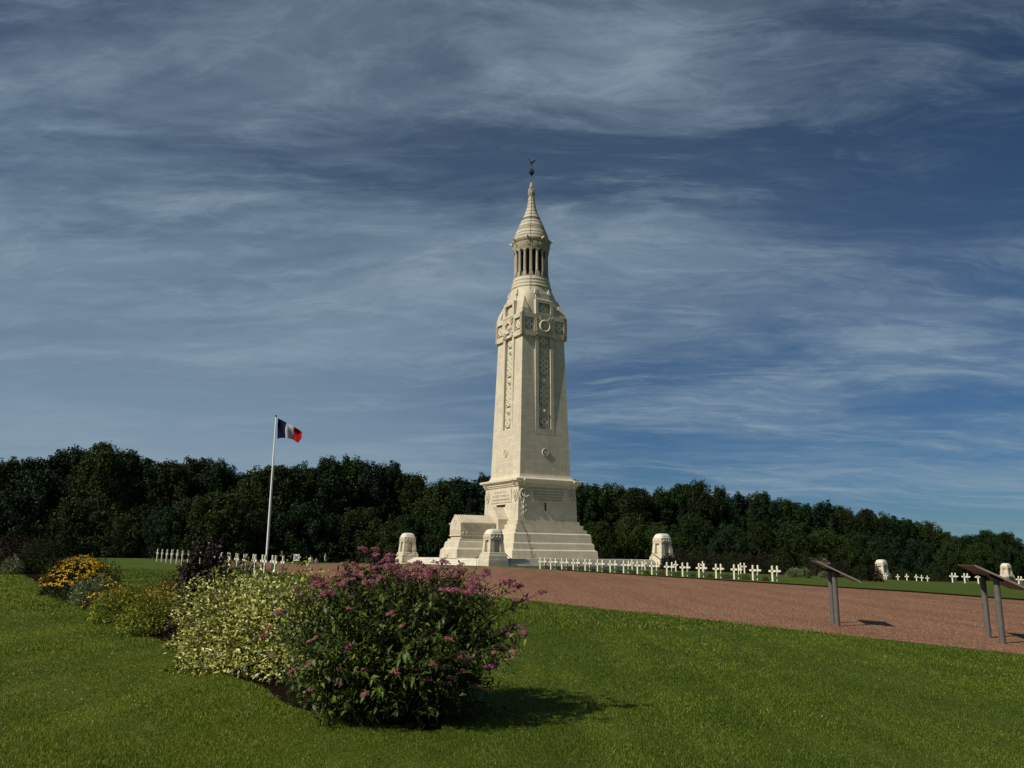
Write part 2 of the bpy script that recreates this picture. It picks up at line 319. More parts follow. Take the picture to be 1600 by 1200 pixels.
# ------------------------------------------------------------------ mesh helpers
def link(o, parent=None):
    COL.objects.link(o)
    if parent: o.parent = parent
    return o
def tag(o, label, cat, group=None):
    o['label'] = label; o['category'] = cat
    if group: o['group'] = group
    return o
def thing(name, label, cat, loc, rz=0.0, group=None):
    o = bpy.data.objects.new(name, None); o.empty_display_size = 0.2
    COL.objects.link(o); o.location = loc; o.rotation_euler = (0, 0, rz)
    return tag(o, label, cat, group)
def copy_tree(o, parent=None):
    c = o.copy(); COL.objects.link(c); c.parent = parent
    for ch in o.children: copy_tree(ch, c)
    return c

class MB:
    def __init__(s): s.v = []; s.f = []; s.m = []
    def add(s, vs, fs, mi=0):
        o = len(s.v); s.v += [tuple(p) for p in vs]
        for f in fs: s.f.append(tuple(i + o for i in f)); s.m.append(mi)
        return s
    def hexa(s, lo, hi, mi=0):      # two rings of 4
        return s.add(list(lo) + list(hi), [(3, 2, 1, 0), (4, 5, 6, 7), (0, 1, 5, 4), (1, 2, 6, 5), (2, 3, 7, 6), (3, 0, 4, 7)], mi)
    def box(s, x0, x1, y0, y1, z0, z1, mi=0):
        return s.hexa([(x0, y0, z0), (x1, y0, z0), (x1, y1, z0), (x0, y1, z0)], [(x0, y0, z1), (x1, y0, z1), (x1, y1, z1), (x0, y1, z1)], mi)
    def frustum(s, a0, z0, a1, z1, b0=None, b1=None, cx=0.0, cy=0.0):
        b0 = a0 if b0 is None else b0; b1 = a1 if b1 is None else b1
        q = lambda a, b, z: [(cx - a, cy - b, z), (cx + a, cy - b, z), (cx + a, cy + b, z), (cx - a, cy + b, z)]
        return s.hexa(q(a0, b0, z0), q(a1, b1, z1))
    def loft(s, rings, cap=True, mi=0):
        n = len(rings[0]); o = []
        for r in rings: o += list(r)
        f = []
        for k in range(len(rings) - 1):
            for i in range(n):
                j = (i + 1) % n; f.append((k * n + i, k * n + j, (k + 1) * n + j, (k + 1) * n + i))
        if cap: f.append(tuple(reversed(range(n)))); f.append(tuple(range((len(rings) - 1) * n, len(rings) * n)))
        return s.add(o, f, mi)
    def lathe(s, prof, n=32, cx=0.0, cy=0.0, ph=0.0, mi=0):
        return s.loft([[(cx + r * math.cos(ph + 2 * math.pi * i / n), cy + r * math.sin(ph + 2 * math.pi * i / n), z) for i in range(n)] for r, z in prof], True, mi)
    def tube(s, pts, rad, n=6, mi=0):
        pts = [Vector(p) for p in pts]; rings = []
        rr = rad if isinstance(rad, (list, tuple)) else [rad] * len(pts)
        for i, p in enumerate(pts):
            t = (pts[min(i + 1, len(pts) - 1)] - pts[max(i - 1, 0)]).normalized()
            a = t.orthogonal() if abs(t.z) > 0.95 else t.cross(Vector((0, 0, 1)))
            a = Vector((1, 0, 0)) - t * t.x if abs(t.z) > 0.95 else a
            a.normalize(); b = t.cross(a)
            rings.append([p + (a * math.cos(2 * math.pi * k / n) + b * math.sin(2 * math.pi * k / n)) * rr[i] for k in range(n)])
        return s.loft(rings, True, mi)
    def sphere(s, c, r, nu=8, nv=6, sc=(1, 1, 1), mi=0):
        rings = []
        for j in range(1, nv):
            t = math.pi * j / nv
            rings.append([(c[0] + sc[0] * r * math.sin(t) * math.cos(2 * math.pi * i / nu), c[1] + sc[1] * r * math.sin(t) * math.sin(2 * math.pi * i / nu), c[2] - sc[2] * r * math.cos(t)) for i in range(nu)])
        return s.loft(rings, True, mi)
    def xf(s, fn): s.v = [tuple(fn(Vector(p))) for p in s.v]; return s
    def mesh(s, name, mats, smooth=None):
        me = bpy.data.meshes.new(name); me.from_pydata(s.v, [], s.f)
        for m in (mats if isinstance(mats, (list, tuple)) else [mats]): me.materials.append(m)
        me.polygons.foreach_set('material_index', s.m)
        bm = bmesh.new(); bm.from_mesh(me); bmesh.ops.recalc_face_normals(bm, faces=bm.faces); bm.to_mesh(me); bm.free()
        if smooth is not None:
            me.polygons.foreach_set('use_smooth', [True] * len(me.polygons)); me.set_sharp_from_angle(angle=R(smooth))
        me.update(); return me
    def build(s, name, mats, parent=None, smooth=None, loc=(0, 0, 0), rot=(0, 0, 0)):
        o = bpy.data.objects.new(name, s.mesh(name, mats, smooth)); link(o, parent); o.location = loc; o.rotation_euler = rot
        return o

def np_mesh(name, V, F, mat, smooth=False):
    """V (n,3), F (m,k) arrays to a mesh, quickly"""
    me = bpy.data.meshes.new(name); k = F.shape[1]
    me.vertices.add(len(V)); me.vertices.foreach_set('co', np.ascontiguousarray(V, dtype=np.float32).ravel())
    me.loops.add(F.size); me.loops.foreach_set('vertex_index', np.ascontiguousarray(F, dtype=np.int32).ravel())
    me.polygons.add(len(F)); me.polygons.foreach_set('loop_start', np.arange(0, F.size, k, dtype=np.int32))
    if smooth: me.polygons.foreach_set('use_smooth', np.ones(len(F), dtype=bool))
    me.materials.append(mat); me.update(calc_edges=True); return me
def unit(a): return a / np.maximum(np.linalg.norm(a, axis=1, keepdims=True), 1e-9)
def leaves(P, D, Nn, Ln, Wd, droop=0.15, fold=0.18):
    """folded pointed leaves, 4 triangles each"""
    D = unit(D); S = unit(np.cross(D, Nn)); Nn = np.cross(S, D); n = len(P)
    Ln = np.broadcast_to(np.asarray(Ln, float).reshape(-1, 1), (n, 1)); Wd = np.broadcast_to(np.asarray(Wd, float).reshape(-1, 1), (n, 1))
    a = P; b = P + D * Ln * 0.42 + S * Wd * 0.5 + Nn * Wd * fold; c = P + D * Ln * 0.5; d = P + D * Ln * 0.42 - S * Wd * 0.5 + Nn * Wd * fold
    e = P + D * Ln - Nn * Ln * droop
    V = np.stack([a, b, c, d, e], 1).reshape(-1, 3)
    F = np.array([[0, 2, 1], [1, 2, 4], [0, 3, 2], [3, 4, 2]])
    return V, (np.arange(n)[:, None, None] * 5 + F[None]).reshape(-1, 3)
def quads(P, D, Nn, Ln, Wd):
    """leaf clumps seen from afar: bent diamonds"""
    D = unit(D); S = unit(np.cross(D, Nn)); Nn = np.cross(S, D); n = len(P)
    Ln = np.asarray(Ln, float).reshape(-1, 1); Wd = np.asarray(Wd, float).reshape(-1, 1)
    V = np.stack([P - D * Ln * 0.5, P + S * Wd * 0.5 + Nn * Wd * 0.2, P + D * Ln * 0.5, P - S * Wd * 0.5 + Nn * Wd * 0.2], 1).reshape(-1, 3)
    return V, np.arange(n)[:, None] * 4 + np.arange(4)[None]
def rdirs(n): return unit(rng.normal(size=(n, 3)))

# ------------------------------------------------------------------ the ground
def ground():
    xs = sorted(set([-1500, -700, -300, -150, -90, -60, -35, -28, -22, -20, -18, -16, -14, 0, 20, 35, 50, 65, 75, 110, 200, 400, 800, 1500]))
    ys = sorted(set([-200, -60, -30, 0, 20, 50, 80, 85, 92, 98, 105, 110, 130, 160, 200, 300, 600, 1200, 2500]))
    V = [(x, y, g(x, y)) for y in ys for x in xs]; n = len(xs)
    F = [(j * n + i, j * n + i + 1, (j + 1) * n + i + 1, (j + 1) * n + i) for j in range(len(ys) - 1) for i in range(n - 1)]
    o = MB().add(V, F).build('lawn', MAT['lawn']); o['kind'] = 'structure'
    return o
ground()

EDGE_N = Vector((9.2, 14.8, 0))                    # near edge of the avenue
def near_edge(t): return EDGE_N + AX * t
near_pts = [near_edge(t) - NX * 0.2 for t in (-45, -30, -20, -12, -6, -3, 0, 3, 6, 9, 13, 18, 24, 30, 38, 46, 54, 62, 72, 84)]
far_pts = [Vector(p) for p in ((62, -38, 0), (50, -14, 0), (41.5, 1, 0), (35, 13, 0), (30.5, 22, 0), (28, 27, 0), (25.6, 32, 0), (22.6, 37.4, 0), (20, 42.4, 0), (17.6, 47, 0), (14.6, 52.6, 0), (11, 59.5, 0), (7, 67, 0), (3, 75, 0), (-1.3, 83.6, 0), (-6, 92, 0), (-9, 104, 0), (-12, 122, 0), (-20, 150, 0), (-40, 175, 0))]
def avenue():
    V = []; F = []; m = 9
    for k in range(len(near_pts)):
        for i in range(m):
            p = near_pts[k].lerp(far_pts[k], i / (m - 1)); w = 0.05 * math.sin(k * 2.1) if i == 0 else (0.05 * math.sin(k * 1.7) if i == m - 1 else 0)
            V.append((p.x + w, p.y, g(p.x, p.y) + 0.008))
    for k in range(len(near_pts) - 1):
        for i in range(m - 1): F.append((k * m + i, k * m + i + 1, (k + 1) * m + i + 1, (k + 1) * m + i))
    o = MB().add(V, F).build('gravel_avenue', MAT['gravel']); o['kind'] = 'structure'
    # the avenue goes on to the left as a thin strip behind the lawn
    a = near_edge(84); V = []
    pts = [near_edge(58), near_edge(66), Vector((-45, 78, 0)), Vector((-70, 88, 0)), Vector((-110, 98, 0))]
    for p in pts: V += [(p.x, p.y, g(p.x, p.y) + 0.012), (p.x + 1.5, p.y + 9, g(p.x + 1.5, p.y + 9) + 0.012)]
    o = MB().add(V, [(2 * i, 2 * i + 1, 2 * i + 3, 2 * i + 2) for i in range(len(pts) - 1)]).build('gravel_path', MAT['gravel']); o['kind'] = 'structure'
avenue()
def lawn_edge():
    """raised turf edge along the far side of the avenue"""
    V = []; F = []; n = 0; pts = []
    for a, b in zip(far_pts[1:13], far_pts[2:14]):
        for k in range(4): pts.append(a.lerp(b, k / 4))
    for k, p in enumerate(pts):
        t = (pts[min(k + 1, len(pts) - 1)] - pts[max(k - 1, 0)]).normalized(); nn = Vector((t.y, -t.x, 0)); w = .05 * math.sin(k * 1.9) + .04 * math.sin(k * .7)
        for d, h in ((-.02, -.02), (0.0, .085), (.10, .10), (.9, .05), (2.2, .004)):
            q = p + nn * (d + w); V.append((q.x, q.y, g(q.x, q.y) + h))
    for k in range(len(pts) - 1):
        for i in range(4): F.append((k * 5 + i, k * 5 + i + 1, k * 5 + i + 6, k * 5 + i + 5))
    m = MB(); m.add(V, F); m.m = [1 if i % 4 == 0 else 0 for i in range(len(F))]
    o = m.build('turf_edge', [MAT['lawn'], MAT['soil']]); o['kind'] = 'structure'
lawn_edge()

BED0 = on_ground(565, 1152); BED0.z = 0
BED_W = 1.7
def bed(t, s=0.0):
    p = BED0 + AX * t + NX * s
    return Vector((p.x, p.y, g(p.x, p.y)))
def flower_bed():
    V = []; F = []; ts = np.concatenate([np.linspace(-0.05, 3, 16), np.linspace(3.3, 46, 60)])
    for k, t in enumerate(ts):
        taper = min(1.0, 0.12 + (t + 0.05) / 1.5)
        for i in range(5):
            s = BED_W * (0.36 + (i / 4 - 0.36) * taper) + 0.06 * math.sin(t * 2.7 + i) * (1 if i in (0, 4) else 0)
            p = bed(t, s); V.append((p.x, p.y, p.z + (0.01 if i in (0, 4) else 0.05 + 0.02 * math.sin(t * 5 + i * 2))))
    for k in range(len(ts) - 1):
        for i in range(4): F.append((k * 5 + i, k * 5 + i + 1, (k + 1) * 5 + i + 1, (k + 1) * 5 + i))
    o = MB().add(V, F).build('flower_bed_soil', MAT['soil']); o['kind'] = 'structure'
    # bark chips and clods on the near part of the bed
    n = 5000; t = rng.uniform(0, 12, n); s = rng.uniform(0.02, BED_W - 0.02, n)
    base = np.array(BED0)[None, :] + np.array(AX)[None] * t[:, None] + np.array(NX)[None] * s[:, None]
    base[:, 2] = gv(base[:, 0], base[:, 1]) + 0.045
    V, F = quads(base, rdirs(n) * [1, 1, 0.3], rdirs(n) * 0.5 + [0, 0, 1], rng.uniform(0.015, 0.05, n), rng.uniform(0.01, 0.025, n))
    c = bpy.data.objects.new('bark_chips', np_mesh('bark_chips', V, F, MAT['soil'])); link(c); c['kind'] = 'stuff'
    tag(c, 'dark brown bark chips strewn over the flower bed soil', 'mulch')
flower_bed()

# ------------------------------------------------------------------ the lantern tower
TC = Vector((2.3, 100.0, 0)); TROT = R(30)
Z0 = g(TC.x, 88.0) - 0.02
DZ = (0, 0, -Z0)
Q = [k * math.pi / 2 for k in range(4)]

def grille_mesh(w, h, cols, rows, name):
    """pierced stone plate: every second cell of a cols x rows net is a round hole closed by a cap painted dark for the unlit inside (plate faces -y, centred)"""
    mb = MB(); cw = w / cols; chh = h / rows; n = 12; dep = 0.13
    for i in range(cols):
        for j in range(rows):
            cx = -w / 2 + (i + .5) * cw; cz = -h / 2 + (j + .5) * chh
            if (i + j) % 2: 
                mb.add([(cx - cw / 2, 0, cz - chh / 2), (cx + cw / 2, 0, cz - chh / 2), (cx + cw / 2, 0, cz + chh / 2), (cx - cw / 2, 0, cz + chh / 2)], [(0, 1, 2, 3)])
                continue
            r = min(cw, chh) * (0.34 if i % 2 == 0 else 0.27)
            out = []; inn = []; back = []
            for k in range(n):
                a = 2 * math.pi * k / n + math.pi / 4; c, s = math.cos(a), math.sin(a); m = max(abs(c), abs(s))
                out.append((cx + c / m * cw / 2, 0, cz + s / m * chh / 2)); inn.append((cx + c * r, 0, cz + s * r)); back.append((cx + c * r, dep, cz + s * r))
            f = []
            for k in range(n):
                l = (k + 1) % n; f += [(k, l, n + l, n + k), (n + k, n + l, 2 * n + l, 2 * n + k)]
            mb.add(out + inn + back, f); mb.add(back, [tuple(range(n))], 1)  # back cap carries the shade of the interior as colour
    me = bpy.data.meshes.new(name); me.from_pydata(mb.v, [], mb.f)
    me.materials.append(MAT['stone_plain']); me.materials.append(MAT['painted_dark']); me.polygons.foreach_set('material_index', mb.m); me.update()
    return me
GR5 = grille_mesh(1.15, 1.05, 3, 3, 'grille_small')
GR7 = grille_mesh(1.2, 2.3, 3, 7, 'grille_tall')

def lion_head():
    mb = MB(); mb.sphere((0, 0.06, 0), 0.33, 12, 8, (1, 0.6, 1.05))
    for k in range(11):
        a = 2 * math.pi * k / 11; mb.sphere((0.31 * math.cos(a), 0.08, 0.31 * math.sin(a)), 0.12, 6, 5)
    mb.sphere((0, -0.12, -0.08), 0.13, 8, 6); mb.sphere((-.11, -.1, .09), .06, 6, 4); mb.sphere((.11, -.1, .09), .06, 6, 4)
    return mb.mesh('lion_head', MAT['stone_plain'], 50)
def rosette():
    mb = MB()
    n = 20
    for k in range(n):
        a, b = 2 * math.pi * k / n, 2 * math.pi * (k + 1) / n
        ring = lambda t: [(math.cos(t) * .36, 0.05, math.sin(t) * .36), (math.cos(t) * .38, -.10, math.sin(t) * .38), (math.cos(t) * .45, -.10, math.sin(t) * .45), (math.cos(t) * .48, .05, math.sin(t) * .48)]
        mb.add(ring(a) + ring(b), [(0, 1, 5, 4), (1, 2, 6, 5), (2, 3, 7, 6)])
    for k in range(6):
        a = 2 * math.pi * k / 6; mb.sphere((math.cos(a) * .19, 0, math.sin(a) * .19), .11, 6, 5, (1, .9, 1))
    mb.sphere((0, -.02, 0), .10, 6, 5)
    return mb.mesh('rosette', MAT['stone_plain'], 50)
def text_mesh(body, size, name):
    cu_ = bpy.data.curves.new(name, 'FONT'); cu_.body = body; cu_.size = size; cu_.align_x = 'CENTER'; cu_.align_y = 'CENTER'; cu_.extrude = 0.012; cu_.resolution_u = 1
    o = bpy.data.objects.new('tmp_text', cu_); COL.objects.link(o)
    dg = bpy.context.evaluated_depsgraph_get(); me = bpy.data.meshes.new_from_object(o.evaluated_get(dg))
    bpy.data.objects.remove(o); me.materials.clear(); me.materials.append(MAT['letter']); me.name = name
    return me

def ring_pts(a, z, n=48, e=2.0):
    """superellipse ring, half width a: e=2 round, large e square"""
    out = []
    for i in range(n):
        t = 2 * math.pi * i / n; c, s = math.cos(t), math.sin(t)
        k = (abs(c) ** e + abs(s) ** e) ** (-1 / e); out.append((a * k * c, a * k * s, z))
    return out

def tower():
    T = thing('lantern_tower', 'tall pale limestone lantern tower with cross motifs and conical spire on stepped base', 'tower', (TC.x, TC.y, Z0), TROT)
    st, sp, sw = MAT['stone'], MAT['stone_plain'], MAT['stone_weathered']
    # stepped base
    for (z0, z1, a0, a1) in ((1.2, 2.08, 5.80, 5.74), (2.08, 2.24, 5.74, 5.52), (2.24, 2.88, 5.50, 5.44), (2.88, 3.01, 5.44, 5.28), (3.01, 3.95, 5.26, 5.20), (3.95, 4.07, 5.20, 5.02),
                             (4.07, 4.50, 4.86, 4.84), (4.50, 5.03, 4.56, 4.54), (5.03, 5.47, 4.26, 4.24)):
        MB().frustum(a0, z0, a1, z1).build('base_course', st, T, loc=DZ)
    MB().frustum(4.05, 5.47, 3.93, 9.38).build('pedestal', st, T, loc=DZ)
    # cornice
    c = MB()
    prof = [(3.96, 9.36), (4.05, 9.42), (4.05, 9.56), (4.16, 9.60), (4.16, 9.74), (4.36, 9.95), (4.50, 10.00), (4.50, 10.20), (4.38, 10.26)]
    c.loft([[(-a, -a, z), (a, -a, z), (a, a, z), (-a, a, z)] for a, z in prof]); cor = c.build('cornice', sp, T, loc=DZ)
    MB().loft([[(-a, -a, z), (a, -a, z), (a, a, z), (-a, a, z)] for a, z in ((4.05, 10.26), (3.85, 10.33), (3.66, 10.45), (3.54, 10.68), (3.495, 10.9))], True).build('flared_plinth', sp, T, loc=DZ)
    # shaft with a sunk panel in each face
    ZA, ZB, HA, HB = 10.9, 30.3, 3.49, 2.90
    h = lambda z: HA + (HB - HA) * (z - ZA) / (ZB - ZA)
    s0, s1, z0, z1 = -0.85, 0.85, 16.3, 27.75
    sh = MB()
    for k in range(4):
        m = MB(); P = lambda s, z, inn=0.0: (s, -(h(z) - inn), z)
        m.add([P(-h(ZA), ZA), P(h(ZA), ZA), P(h(z0), z0), P(s1, z0), P(s0, z0), P(-h(z0), z0)], [(0, 1, 2, 3, 4, 5)])
        m.add([P(-h(z0), z0), P(s0, z0), P(s0, z1), P(-h(z1), z1)], [(0, 1, 2, 3)])
        m.add([P(s1, z0), P(h(z0), z0), P(h(z1), z1), P(s1, z1)], [(0, 1, 2, 3)])
        m.add([P(-h(z1), z1), P(h(z1), z1), P(h(ZB), ZB), P(-h(ZB), ZB)], [(0, 1, 2, 3)])
        d = 0.22
        m.add([P(s0, z0), P(s1, z0), P(s1, z1), P(s0, z1), P(s0, z0, d), P(s1, z0, d), P(s1, z1, d), P(s0, z1, d)], [(0, 1, 5, 4), (1, 2, 6, 5), (2, 3, 7, 6), (3, 0, 4, 7), (4, 5, 6, 7)])
        rot = Matrix.Rotation(Q[k], 3, 'Z'); m.xf(lambda p: rot @ p); sh.add(m.v, m.f)
    me = bpy.data.meshes.new('shaft'); me.from_pydata(sh.v, [], sh.f); me.materials.append(st); me.update()
    bmx = bmesh.new(); bmx.from_mesh(me); bmesh.ops.remove_doubles(bmx, verts=bmx.verts, dist=0.001); bmesh.ops.recalc_face_normals(bmx, faces=bmx.faces); bmx.to_mesh(me); bmx.free()
    o = bpy.data.objects.new('shaft', me); link(o, T); o.location = DZ
    lion, ros = lion_head(), rosette()
    zc = lambda y: 27.75 - (y - 430) / 720.0 * 11.45
    for k in range(4):
        def face(mb, name, mat, parent=T, smooth=None): return mb.build(name, mat, parent, smooth, DZ, (0, 0, Q[k]))
        # the long stem of the cross: two raised borders that die into the battered shaft
        for a, b in ((-1.30, -0.85), (0.85, 1.30)):
            mb = MB(); mb.hexa([(a, -(h(15.6) + 0.01), 15.6), (b, -(h(15.6) + 0.01), 15.6), (b, -h(15.6) + .05, 15.6), (a, -h(15.6) + .05, 15.6)],
                               [(a, -3.20, 27.62), (b, -3.20, 27.62), (b, -h(27.6) + .05, 27.62), (a, -h(27.6) + .05, 27.62)]); face(mb, 'cross_stem', st)
        mb = MB(); mb.hexa([(-.85, -(h(15.6) + 0.008), 15.6), (.85, -(h(15.6) + 0.008), 15.6), (.85, -h(15.6) + .05, 15.6), (-.85, -h(15.6) + .05, 15.6)],
                           [(-.85, -(h(16.3) + .035), 16.29), (.85, -(h(16.3) + .035), 16.29), (.85, -h(16.3) + .05, 16.29), (-.85, -h(16.3) + .05, 16.29)]); face(mb, 'panel_sill', st)
        def place(me, name, s, z, d, parent=T, tilt=0.0):
            o = bpy.data.objects.new(name, me); link(o, parent)
            rot = Matrix.Rotation(Q[k], 4, 'Z'); v = rot @ Vector((s, -d, z - Z0)); o.location = v; o.rotation_euler = (tilt, 0, Q[k]); return o
        tl = -math.atan((HA - HB) / (ZB - ZA))
        for y, tall in ((468, 0), (660, 1), (895, 1), (1095, 0)):
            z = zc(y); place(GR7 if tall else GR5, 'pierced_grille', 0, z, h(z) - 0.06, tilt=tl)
        for y in (540, 775, 1008):
            z = zc(y); place(lion, 'lion_boss', 0, z, h(z) - 0.12, tilt=tl)
        place(ros, 'rosette', 0, 13.5, h(13.5), tilt=tl)
        # belt: the arms of the cross
        for sgn in (-1, 1):
            mb = MB(); a, b = (1.22, 3.26)
            x0, x1 = (a, b) if sgn > 0 else (-b, -a)
            zb, zt = 27.58, 30.38; ix0, ix1 = (1.5, 2.86) if sgn > 0 else (-2.86, -1.5); jb, jt = 28.2, 29.85; D = 3.26; I = 3.15
            mb.box(x0, x1, -D, -2.80, zb, jb); mb.box(x0, x1, -D, -2.80, jt, zt); mb.box(x0, ix0, -D, -2.80, jb, jt); mb.box(ix1, x1, -D, -2.80, jb, jt)
            arm = face(mb, 'cross_arm', st)
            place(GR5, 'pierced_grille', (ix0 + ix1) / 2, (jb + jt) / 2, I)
            mb = MB(); mb.box(ix0 - .05, ix1 + .05, -I + .135, -2.55, jb - .05, jt + .05); face(mb, 'arm_backing', sp)
        # upper arm
        mb = MB(); D = 3.22; zb, zt = 30.38, 32.3; jb, jt = 30.62, 31.9
        mb.box(-1.25, 1.25, -D, -2.2, zb, jb); mb.box(-1.25, 1.25, -D, -2.2, jt, zt); mb.box(-1.25, -.85, -D, -2.2, jb, jt); mb.box(.85, 1.25, -D, -2.2, jb, jt); mb.box(-.85, .85, -2.72, -2.2, jb, jt)
        mb.add([(-1.25, -D, zt), (1.25, -D, zt), (1.25, -2.2, zt), (-1.25, -2.2, zt), (0, -2.2, zt + .55)], [(0, 1, 4), (1, 2, 4), (3, 0, 4), (2, 3, 4)])
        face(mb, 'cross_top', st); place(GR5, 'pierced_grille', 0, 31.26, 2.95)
        # centre: ring with boss and rays
        mb = MB(); mb.box(-1.22, 1.22, -3.16, -2.7, 27.7, 30.36)
        for q in range(4):      # four sunk fans between the rays
            pass
        face(mb, 'cross_centre', st)
        mb = MB(); n = 28; zc0 = 28.98
        for q in range(n):
            t0, t1 = 2 * math.pi * q / n, 2 * math.pi * (q + 1) / n
            rr = lambda t: [(math.cos(t) * r_, -d_, zc0 + math.sin(t) * r_) for r_, d_ in ((.56, 3.17), (.58, 3.36), (.68, 3.42), (.78, 3.36), (.80, 3.15))]
            mb.add(rr(t0) + rr(t1), [(0, 1, 6, 5), (1, 2, 7, 6), (2, 3, 8, 7), (3, 4, 9, 8)])
        ringo = face(mb, 'cross_ring', sp, smooth=60)
        mb = MB(); mb.sphere((0, -3.18, zc0), 0.26, 12, 8, (1, .8, 1)); face(mb, 'cross_boss', sp, smooth=60)
        for q in range(4):
            for da in (-0.22, 0.0, 0.22):
                a = math.pi / 4 + q * math.pi / 2 + da; l = 1.62 if da == 0 else 1.45; w = 0.055
                c, s = math.cos(a), math.sin(a); mb = MB()
                q4 = lambda r, y: [(c * r - s * w, y, zc0 + s * r + c * w), (c * r + s * w, y, zc0 + s * r - c * w)]
                A, B = q4(.80, -3.34), q4(l, -3.38); A2, B2 = q4(.80, -3.1), q4(l, -3.1)
                mb.add(A + B + A2 + B2, [(0, 1, 3, 2), (0, 2, 6, 4), (1, 5, 7, 3), (2, 3, 7, 6), (0, 4, 5, 1)])
                face(mb, 'cross_ray', sp)
        for (ax, az) in ((1, 0), (-1, 0), (0, 1), (0, -1)):      # flared roots of the four arms
            mb = MB(); w0, w1, r0_, r1_ = .34, .62, .84, 1.24
            pts = [(-w0, r0_), (w0, r0_), (w1, r1_), (-w1, r1_)]
            tr = [(p * abs(az) + q_ * ax, p * abs(ax) + q_ * az) for p, q_ in pts]
            mb.add([(x, -3.18, zc0 + z) for x, z in tr] + [(x * 0.99, -3.30 if i > 1 else -3.19, zc0 + z) for i, (x, z) in enumerate(tr)], [(4, 5, 6, 7), (0, 1, 5, 4), (1, 2, 6, 5), (2, 3, 7, 6), (3, 0, 4, 7)])
            face(mb, 'arm_flare', sp)
        # scaled pyramid on the corner of the belt
        mb = MB(); cx = -2.62; mb.box(cx - .52, cx + .52, cx - .52, cx + .52, 30.38, 30.72); mb.frustum(.46, 30.72, .42, 30.95, cx=cx, cy=cx)
        zz = np.linspace(30.95, 32.75, 9)
        for q in range(8):
            f0, f1 = 1 - q / 8, 1 - (q + 1) / 8; lean = q * 0.035
            mb.frustum(.43 * f0 + .03, zz[q], .43 * f1 + .025, zz[q + 1], cx=cx + lean, cy=cx + lean)
        face(mb, 'corner_pyramid', sp)
        # smaller stage behind: block with little corner pinnacle
        mb = MB(); mb.box(-1.0, 1.0, -2.75, -1.6, 32.2, 33.35); mb.add([(-1.0, -2.75, 33.35), (1, -2.75, 33.35), (1, -1.6, 33.35), (-1, -1.6, 33.35), (0, -1.7, 33.95)], [(0, 1, 4), (1, 2, 4), (3, 0, 4), (2, 3, 4)])
        face(mb, 'upper_block', sp)
        for sx in (-.95, .95):
            mb = MB(); mb.frustum(.2, 33.2, .16, 33.4, cx=sx, cy=-2.6); mb.frustum(.17, 33.4, .02, 34.0, cx=sx, cy=-2.6); face(mb, 'pinnacle', sp)
    MB().box(-2.9, 2.9, -2.9, 2.9, 30.3, 30.42).build('belt_top', sp, T, loc=DZ)
    # bell shaped passage from the square shaft to the round lantern
    rings = []
    for z, a, e in ((30.4, 2.92, 14), (31.2, 2.84, 10), (32.0, 2.76, 7), (32.8, 2.66, 4.5), (33.5, 2.58, 3), (34.1, 2.52, 2.3), (34.3, 2.50, 2)):
        rings.append(ring_pts(a, z, 64, e))
    MB().loft(rings).build('bell_transition', st, T, 35, DZ)
    MB().lathe([(2.58, 34.3), (2.62, 34.42), (2.55, 34.55), (2.42, 34.6), (2.44, 34.72), (2.50, 34.85), (2.45, 34.98), (2.33, 35.02), (2.33, 35.2), (2.40, 35.3), (2.36, 35.42), (2.26, 35.46), (2.26, 35.75), (1.0, 35.78)], 64).build('drum_moulding', sp, T, 40, DZ)
    core = MB().lathe([(1.62, 35.7), (1.62, 39.5)], 32).build('lantern_glass', MAT['painted_dark'], T, 40, DZ)
    MB().lathe([(2.1, 39.35), (2.24, 39.37), (2.26, 39.55), (2.30, 39.6), (2.30, 40.35), (2.36, 40.42), (2.46, 40.55), (2.50, 40.7), (2.50, 40.82), (2.36, 40.9), (2.0, 41.0)], 64).build('entablature', sw, T, 40, DZ)
    col = MB(); col.frustum(.28, 35.72, .26, 36.0); col.frustum(.26, 36.0, .17, 36.45); col.lathe([(.21, 36.42), (.22, 36.5), (.19, 36.56), (.185, 37.8), (.17, 38.95), (.20, 38.98), (.20, 39.04), (.24, 39.2)], 12); col.box(-.26, .26, -.24, .24, 39.2, 39.38)
    cme = col.mesh('lantern_column', sw, 40)
    gar = MB(); gar.tube([(0, 0.1, 40.62), (0, -.12, 40.66), (0, -.32, 40.72), (0, -.46, 40.86)], [.16, .15, .11, .06], 7); gar.sphere((0, -.16, 40.78), .13, 6, 5); gme = gar.mesh('gargoyle', sp, 60)
    mbm = MB(); n = 16
    for q in range(n):
        t0, t1 = 2 * math.pi * q / n, 2 * math.pi * (q + 1) / n
        rr = lambda t: [(math.cos(t) * r_, -d_, 40.0 + math.sin(t) * r_) for r_, d_ in ((.17, -.02), (.19, .07), (.27, .07), (.30, -.02))]
        mbm.add(rr(t0) + rr(t1), [(0, 1, 5, 4), (1, 2, 6, 5), (2, 3, 7, 6)])
    mbm.sphere((0, 0, 40.0), .11, 8, 6); mme = mbm.mesh('medallion', sw, 60)
    def around(me, name, rad, ang):
        o = bpy.data.objects.new(name, me); link(o, T); o.location = (rad * math.sin(ang), -rad * math.cos(ang), -Z0); o.rotation_euler = (0, 0, ang)
    for q in range(16): around(cme, 'lantern_column', 1.98, math.pi / 8 * q - TROT + R(-2))
    for q in range(8): around(gme, 'gargoyle', 2.42, math.pi / 4 * q - TROT + R(-12)); around(mme, 'medallion', 2.31, math.pi / 4 * q - TROT + R(-12))
    # conical spire, course by course
    pr = [(2.24, 40.9), (2.20, 41.25), (2.04, 41.8), (1.86, 42.3), (1.64, 42.85), (1.42, 43.35), (1.17, 43.95), (.94, 44.45), (.76, 44.9), (.62, 45.35), (.53, 45.8), (.46, 46.2), (.42, 46.6), (.38, 47.0)]
